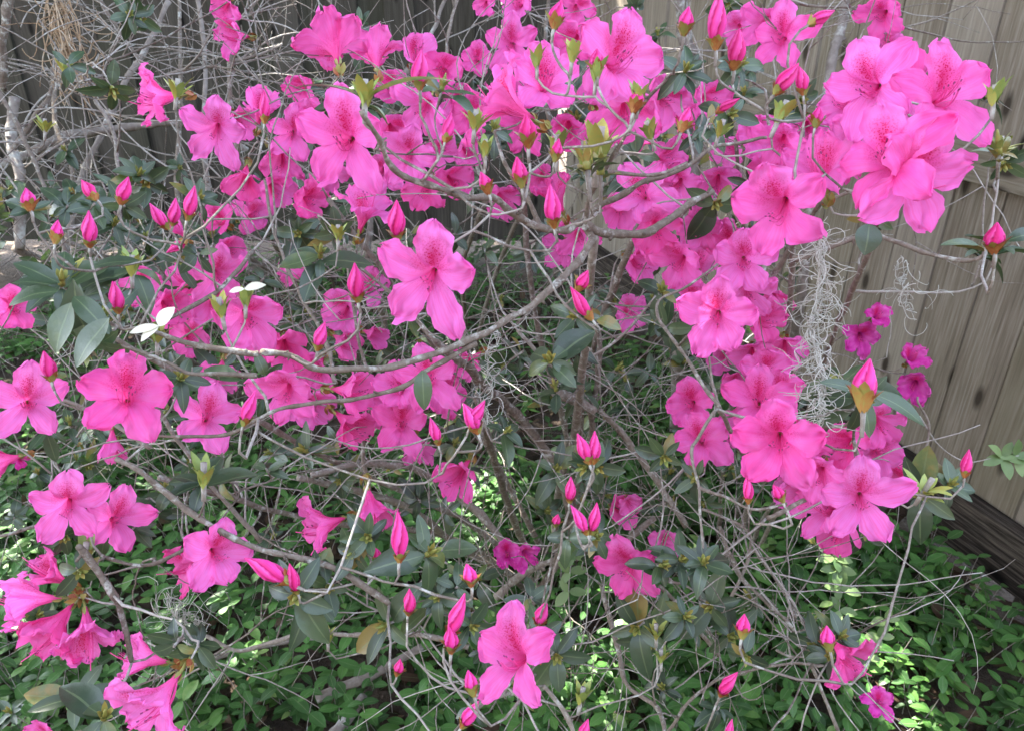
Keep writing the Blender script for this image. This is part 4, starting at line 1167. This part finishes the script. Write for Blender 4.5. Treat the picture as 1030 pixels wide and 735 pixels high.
def inside(px, py):
    """how much foliage the photograph shows here"""
    if px < 260 and py < 150: return .10
    if py < 60: return .35 if px < 830 else .0
    if px > 830 and py < 500: return .0 if px > 850 or py < 300 else .2
    if py > 520:
        if px > 830: return .0
        if px < 380: return .06
        return .25
    if px > 800: return .5
    return .9


k = 0
tries = 0
while k < 160 and tries < 5000:
    tries += 1
    px, py = SRF.uniform(-10, 900), SRF.uniform(-5, 735)
    if SRF.random() > inside(px, py): continue
    depth = SRF.uniform(.95, 1.75) if py < 520 else SRF.uniform(1.05, 1.5)
    g = ground_at(px, py) if py > 200 else None
    if g is not None and depth_of(g) < depth + .1: depth = depth_of(g) - .12
    bad = False
    for f in FPOS:
        if abs(f[0] - px) < f[2] * .62 and abs(f[1] - py) < f[2] * .62 and f[3] > depth - .04:
            bad = True; break
    if bad: continue
    sh = 'C' if (depth > 1.4 or (py < 110 and px < 270)) else ('B' if px > 690 else 'A')
    put_cluster(px, py, SRF.uniform(.034, .050) * FPX / depth, SRF.uniform(-.6, .6), SRF.uniform(-.8, .3), SRF.uniform(.3, 1), SRF.choice('rrrb'), depth, sh)
    k += 1

for i in range(150):
    px, py = SRF.uniform(-10, 840), SRF.uniform(90, 480)
    if px < 260 and py < 210: continue
    if px > 790 and py > 200: continue
    depth = SRF.uniform(1.55, 2.3)
    g = ground_at(px, py)
    depth = min(depth, depth_of(g) - .05)
    put_cluster(px, py, SRF.uniform(.045, .065) * FPX / depth, SRF.uniform(-.6, .6), SRF.uniform(-.8, .3), SRF.uniform(.3, 1), SRF.choice('rrb'), depth, 'C' if depth > 1.7 else ('B' if px > 690 else 'A'), False)

# ------------------------------------------------------------------ twigs: every head is carried by a twig grown from its shrub's branches
random.seed(21)
for sh in 'ABC':
    base = SHRUB[sh].location
    todo = sorted(HEADS[sh], key=lambda h: min((h[0] - q[0]).length for q in NET[sh]))
    for p, ax in todo:
        best, bd = None, 1e9
        for q, r in NET[sh]:
            d = (q - p).length
            if d < .012: continue
            c = d * (1.0 + 1.3 * max(0, (q.z - p.z)) / d)
            if (q - p).normalized().dot(ax) > .35: c *= 1.8
            if c < bd: bd, best = c, (q, r)
        q, r = best
        d = (q - p).length
        c1 = p - ax * (d * .32) + rvec() * d * .07
        c2 = q.lerp(p, .30) + rvec() * d * .10 + Vector((0, 0, -.05 * d))
        n = max(5, min(14, int(d / .02)))
        path = []
        for i in range(n + 1):
            t = i / n
            v = q * (1 - t) ** 3 + c2 * (3 * t * (1 - t) ** 2) + c1 * (3 * t * t * (1 - t)) + p * t ** 3
            if 0 < i < n: v = v + rvec() * min(.0022, d * .02)
            path.append(v)
        r1 = .0010
        r0 = min(max(.0012 + .005 * d, .0012), .0021, max(r * .8, .0012))
        tube(TW[sh], [v - base for v in path], r0, r1, 6, 0, rnd(0, 1), .12)
        for i, v in enumerate(path[1:-1]):
            NET[sh].append((v, r0))

# the tangle of bare twigs inside and behind the bushes
def wander(sh, p, d, length, r, lvl, dmin, zmin=0.03):
    path = [p]
    n = max(4, int(length / .025))
    bend = rvec() * .12
    for i in range(n):
        d = (d + bend * (.5 if sh == 'C' else 1) + rvec() * (.11 if sh == 'C' else .2)).normalized()
        p = p + d * (length / n)
        dep = depth_of(p)
        if dep < dmin or p.z < zmin or p.y > 3.85: break
        path.append(p)
    if len(path) < 3: return
    base = SHRUB[sh].location
    tube(TW[sh], [v - base for v in path], r, r * .45, 5, 0, rnd(0, 1), .1)
    if lvl > 0:
        for k in range(random.choice([1, 2, 2, 3])):
            i = random.randrange(1, len(path))
            wander(sh, path[i], (d + rvec() * 1.1).normalized(), length * rnd(.35, .7), r * .62, lvl - 1, dmin, zmin)


for sh, cnt, dmin, rr in (('A', 210, .92, .0016), ('B', 80, .98, .0016), ('C', 220, 1.15, .0022)):
    pool = [q for q in NET[sh] if depth_of(q[0]) > dmin]
    for i in range(cnt):
        q, r = random.choice(pool)
        x, y = pix(q)
        if x > 850 and y > 180: continue
        d = rvec(); d.z = d.z * .8 + .25
        wander(sh, q, d.normalized(), rnd(.12, .42), min(rr, r), 2 if sh == 'C' else 1, dmin)

pool = [q for q in NET['C'] if pix(q[0])[0] < 330 and pix(q[0])[1] < 270]
for i in range(65):
    q, r = random.choice(pool)
    d = rvec(); d.y *= .5; d.z = d.z * .8 + .15
    wander('C', q, d.normalized(), rnd(.15, .45), min(.0018, r), 2, 1.15)

for sh in 'ABC':
    o = link('twig_tangle', TW[sh].mesh('twig_tangle', [M_TWIG]), SHRUB[sh]); o['kind'] = 'stuff'
    if LOOSE[sh].v:
        o = link('foliage', LOOSE[sh].mesh('foliage', [M_LEAF, M_BRACT, M_TWIG]), SHRUB[sh]); o['kind'] = 'stuff'

# young leaves of the front left tips, sunlight whitened into their cream colour
for (px, py, dep, pieces) in ((160, 328, .62, [(-1, .12, .026, .007), (.55, -.85, .019, .012), (-.75, .5, .020, .007)]), (246, 291, .62, [(.95, -.3, .017, .007), (-.95, .05, .013, .005)])):
    mb = MB()
    p = at(px, py, dep)
    for dx, dy, L, W in pieces:
        add_leaf(mb, p - SHRUB['A'].location, RT * dx + DN * dy - FW * .2, -FW + Vector((0, 0, .4)), L, W, .35, .35, rnd(.2, .9), 0, 7, .03)
    o = link('leaf_cluster', mb.mesh('leaf_cluster', [M_SUNLIT_CREAM]), SHRUB['A'])
    o['label'] = 'cream young leaves at a branch tip, whitened as if sunlit'

# ------------------------------------------------------------------ hanging moss, dry stalks
def curls(mb, p0, p1, n, spread, ln, r, mi=0):
    for i in range(n):
        t = random.random()
        p = p0.lerp(p1, t) + rvec() * spread * random.random() ** .7
        d = rvec(); d.z = d.z * .6 - .35
        d.normalize()
        ax = rvec()
        path = [p]
        k = rnd(.15, .5)
        m = random.randint(9, 18)
        for j in range(m):
            d = (Quaternion(ax, k) @ d + rvec() * .18 + Vector((0, 0, -.06))).normalized()
            ax = (ax + rvec() * .25).normalized()
            p = p + d * (ln / m)
            path.append(p)
        tube(mb, path, r, r * .6, 4, mi, rnd(0, 1), .1, False)


random.seed(33)


def moss(pts, n, spread, ln, r, label, dep):
    P = [at(x, y, dep) for x, y in pts]
    mb = MB()
    for i in range(len(P) - 1):
        curls(mb, P[i] - P[0], P[i + 1] - P[0], n, spread, ln, r)
        for q in range(4):
            a, b = P[i] - P[0], P[i + 1] - P[0]
            path = [a.lerp(b, t / 8) + rvec() * spread * .35 for t in range(9)]
            tube(mb, spline(path, 3), r * 1.1, r, 4, 0, rnd(0, 1), .1, False)
    o = link('spanish_moss', mb.mesh('spanish_moss', [M_MOSS]))
    o.location = P[0]
    tag(o, label, 'moss', 'strands of hanging moss')


moss([(826, 240), (824, 290), (816, 330), (828, 380), (826, 430)], 42, .009, .046, .00052, 'long pale beard of hanging moss over the flowers beside the fence', .76)
moss([(905, 262), (908, 290), (915, 318)], 5, .025, .06, .0005, 'small loose tuft of grey moss in front of the fence, under a bare twig', .95)
moss([(498, 330), (492, 380), (490, 425)], 9, .022, .07, .0005, 'thin wisps of moss dangling under the arching branch', 1.0)
moss([(170, 600), (180, 620), (205, 630)], 16, .035, .09, .0005, 'wispy moss caught among the low leaves at the lower left', 1.15)
mb = MB()
P0 = at(60, -5, 1.35)
for (a, b, n, sp, ln) in (((58, -8), (66, 40), 15, .018, .12), ((66, 40), (80, 72), 15, .024, .10), ((80, 72), (92, 98), 10, .022, .08), ((42, 2), (64, 6), 8, .015, .1)):
    curls(mb, at(*a, 1.35) - P0, at(*b, 1.35) - P0, n, sp, ln, .0011)
for i in range(26):
    a = at(rnd(48, 68), rnd(-8, 8), 1.35) + rvec() * .01 - P0
    b = at(rnd(60, 92), rnd(60, 105), 1.35) + rvec() * .02 - P0
    tube(mb, spline([a, a.lerp(b, .4) + rvec() * .02, a.lerp(b, .75) + rvec() * .02, b], 4), .0013, .0008, 4, 0, rnd(.3, 1), .15, False)
o = link('dry_vine', mb.mesh('dry_vine', [M_DRY])); o.location = P0
tag(o, 'tangled bundle of dry tan vine hanging from the bare twigs before the dark fence', 'vine')

# ------------------------------------------------------------------ pale sprigs beside the fence and in the sun
def sprig(name, pts, dep, nodes, L, mats, label, cat, r=.001):
    P = [at(x, y, dep) for x, y in pts]
    path = spline(P, 6)
    root = empty(name, path[0], label, cat)
    mb = MB()
    tube(mb, [p - path[0] for p in path], r, r * .7, 6, 0, .8, .1)
    link('stem', mb.mesh('stem', [M_TWIG]), root)
    for t, n in nodes:
        i = int(t * (len(path) - 1))
        p = path[i]
        for k in range(n):
            a = k * 6.283 / n + rnd(-.3, .3)
            d = RT * math.cos(a) + DN * math.sin(a) * .8 - FW * rnd(.1, .5)
            m2 = MB()
            l = L * rnd(.8, 1.2)
            add_leaf(m2, Vector((0, 0, 0)), d, -FW * .6 + Vector((0, 0, .8)), l, l * .52, .15, .2, rnd(.1, 1), 0, 6)
            link('leaf', m2.mesh('leaf', mats), root, Matrix.Translation(p - path[0]))
    return root


sprig('vine_sprig', [(925, 418), (945, 448), (972, 464), (1000, 460), (1025, 458)], 1.15, [(.85, 5), (.99, 4)], .030, [M_PALE], 'pale green five-leaved vine sprig against the fence boards', 'vine')
sprig('vine_sprig', [(838, 700), (842, 640), (845, 590), (838, 555)], 1.45, [(.5, 3), (.72, 4), (.85, 4), (.99, 4)], .034, [M_PALE], 'light green sapling standing between the low pink flower and the moss-hung azalea', 'vine')
sprig('vine_sprig', [(878, 700), (870, 665), (884, 640), (893, 620)], 1.5, [(.4, 3), (.7, 4), (.99, 4)], .032, [M_PALE], 'light green seedling beside the lowest pink flower, near the ground', 'vine')
sprig('vine_sprig', [(575, 640), (572, 600), (574, 570), (580, 545)], 1.2, [(.4, 3), (.65, 3), (.85, 3), (.99, 3)], .026, [M_PALE], 'fresh green vine climbing among the stems at the foot of the large azalea', 'vine')

# ------------------------------------------------------------------ fallen branches on the ground
def fallen(pts, r0, r1, label, z=.05):
    P = [ground_at(x, y, z) for x, y in pts]
    path = spline([p - P[0] for p in P], 6)
    mb = MB()
    tube(mb, path, r0, r1, 8, 0, .6, .2)
    o = link('fallen_branch', mb.mesh('fallen_branch', [M_TRUNK])); o.location = P[0]
    tag(o, label, 'branch', 'fallen branches on the ground')


fallen([(318, 702), (345, 690), (372, 680), (400, 664), (425, 650)], .011, .008, 'grey barked fallen branch lying slantwise below the buds', .09)
fallen([(330, 745), (350, 722), (366, 700)], .013, .011, 'short thick dead branch end at the bottom edge, under the slanting one', .07)
fallen([(195, 668), (240, 655), (290, 645), (330, 640)], .005, .004, 'thin dead stick lying over the dark leaf litter', .10)

# ------------------------------------------------------------------ ground cover and leaf litter
random.seed(44)
lm = MB()
for i in range(3800):
    x, y = rnd(-2.2, 1.35), rnd(.55, 3.6)
    if x > f0.x + FD.x / FD.y * (y - f0.y) - .03: continue
    d = rvec(); d.z *= .25
    L = rnd(.03, .075)
    add_leaf(lm, Vector((x, y, rnd(.005, .035))), d, Vector((rnd(-.4, .4), rnd(-.4, .4), 1)), L, L * rnd(.35, .6), rnd(-.3, .3), rnd(-.3, .4), random.random() ** 1.6, 0, 4, .05)
tag(link('leaf_litter', lm.mesh('leaf_litter', [M_LITTER])), 'brown dead leaves lying on the soil', 'leaves', kind='stuff')

gc = MB()


def ground_density(x, y):
    n = noise.noise(Vector((x * 2.3, y * 2.3, 1.7)))
    d = .70 + .75 * n
    if x > .3: d += .25
    if y > 2.0: d -= .15
    return d


cnt = 0
while cnt < 5800:
    x, y = rnd(-2.3, 1.3), rnd(.55, 3.9)
    if random.random() > ground_density(x, y): continue
    if y > 2.2 and random.random() < .55: continue
    lim = f0.x + FD.x / FD.y * (y - f0.y) - .20
    if x > lim: continue
    cnt += 1
    h = rnd(.04, .17)
    p = Vector((x, y, 0))
    lean = rvec() * .55; lean.z = 1
    top = p + lean.normalized() * h
    path = spline([p, p.lerp(top, .5) + rvec() * .01, top], 3)
    tube(gc, path, .0012, .0008, 4, 1, .4, 0, False)
    nn = random.randint(2, 4)
    a = rnd(0, 3.14)
    sz = rnd(.028, .052)
    tint = rnd(.0, .8)
    for j in range(nn):
        q = path[int((len(path) - 1) * (.45 + .55 * j / max(1, nn - 1)))]
        a += 1.57 + rnd(-.3, .3)
        for sgn in (0, math.pi):
            el = rnd(-.1, .5)
            d = Vector((math.cos(a + sgn) * math.cos(el), math.sin(a + sgn) * math.cos(el), math.sin(el)))
            L = sz * rnd(.75, 1.15)
            add_leaf(gc, q, d, Vector((0, 0, 1)), L, L * rnd(.42, .56), rnd(.05, .35), rnd(.05, .3), min(1, max(0, tint + rnd(-.2, .2) + (.3 if random.random() < .04 else 0))), 0, 5, .02)
tag(link('ground_cover', gc.mesh('ground_cover', [M_GLEAF, M_TWIG])), 'low green leafy ground cover under the azaleas', 'ground cover', kind='stuff')

# ------------------------------------------------------------------ the tree beyond the back fence whose crown shades the garden
random.seed(55)
centre = Vector((0.4, 1.5, 0.5)) + SUN * 4.4
tr = empty('shade_tree', Vector((-1.9, 5.6, 0)), 'tall tree beyond the dark back fence, its crown overhanging the azaleas', 'tree')
mb = MB()
loc = tr.location
trunk = spline([Vector((0, 0, -.05)), Vector((.05, -.1, 1.2)), Vector((-.05, -.3, 2.6)), Vector((.2, -1.0, 3.6)), centre - loc + Vector((0, .2, .3))], 8)
tube(mb, trunk, .20, .06, 14, 0, .5, .1)
for i in range(16):
    a = trunk[random.randrange(len(trunk) // 2, len(trunk))]
    b = centre - loc + Vector((rnd(-2.2, 2.2), rnd(-2.2, 2.2), rnd(-.5, .5)))
    tube(mb, spline([a, a.lerp(b, .5) + rvec() * .25, b], 6), .035, .012, 8, 0, .5, .1)
link('trunk', mb.mesh('trunk', [M_TRUNK]), tr)
e1 = SUN.orthogonal().normalized(); e2 = SUN.cross(e1)
# where the gaps in the crown let the sun through
GAPS = [(ground_at(500, 540), .10), (ground_at(525, 520), .08), (ground_at(595, 690), .13), (ground_at(880, 695), .12), (at(838, 575, 1.45), .09), (at(160, 326, .62), .01), (at(246, 290, .62), .01),
        (ground_at(420, 500), .07), (ground_at(40, 640), .03), (ground_at(590, 420), .06), (ground_at(240, 680), .07), (ground_at(640, 690), .08), (ground_at(60, 700), .04), (ground_at(330, 620), .06), (ground_at(480, 600), .05), (ground_at(700, 640), .06), (ground_at(850, 540), .06)]
cm = MB()
for i in range(38000):
    ang, rad = rnd(0, 6.283), 3.9 * random.random() ** .72
    p = centre + e1 * rad * math.cos(ang) + e2 * rad * math.sin(ang) + SUN * rnd(-.45, .45)
    skip = False
    for g, r in GAPS:
        q = p - g
        if (q - SUN * q.dot(SUN)).length < r + .05: skip = True; break
    if skip: continue
    L = rnd(.13, .20)
    add_leaf(cm, p - loc, rvec(), rvec(), L, L * .6, .2, .1, random.random(), 0, 3)
link('crown', cm.mesh('crown', [M_CROWN]), tr)['kind'] = 'stuff'

# ------------------------------------------------------------------ unseen wall added behind the viewer to block low sky light
hw = MB()
box(hw, Vector((0, 0, 0)), 6.0, .10, 3.3, Vector((1, 0, 0)), Vector((0, 1, 0)), 0, 2)
for i in range(18):
    box(hw, Vector((0, .105, .12 + i * .175)), 6.0, .012, .15, Vector((1, 0, 0)), Vector((0, 1, 0)), 0, 1)
o = link('light_block_wall', hw.mesh('light_block_wall', [simple('block_wall_siding', (.16, .14, .12), .7).mat], False))
o.location = (0, -2.6, -.02)
tag(o, 'unseen brown clapboard wall added behind the viewer to block low sky light', 'wall')
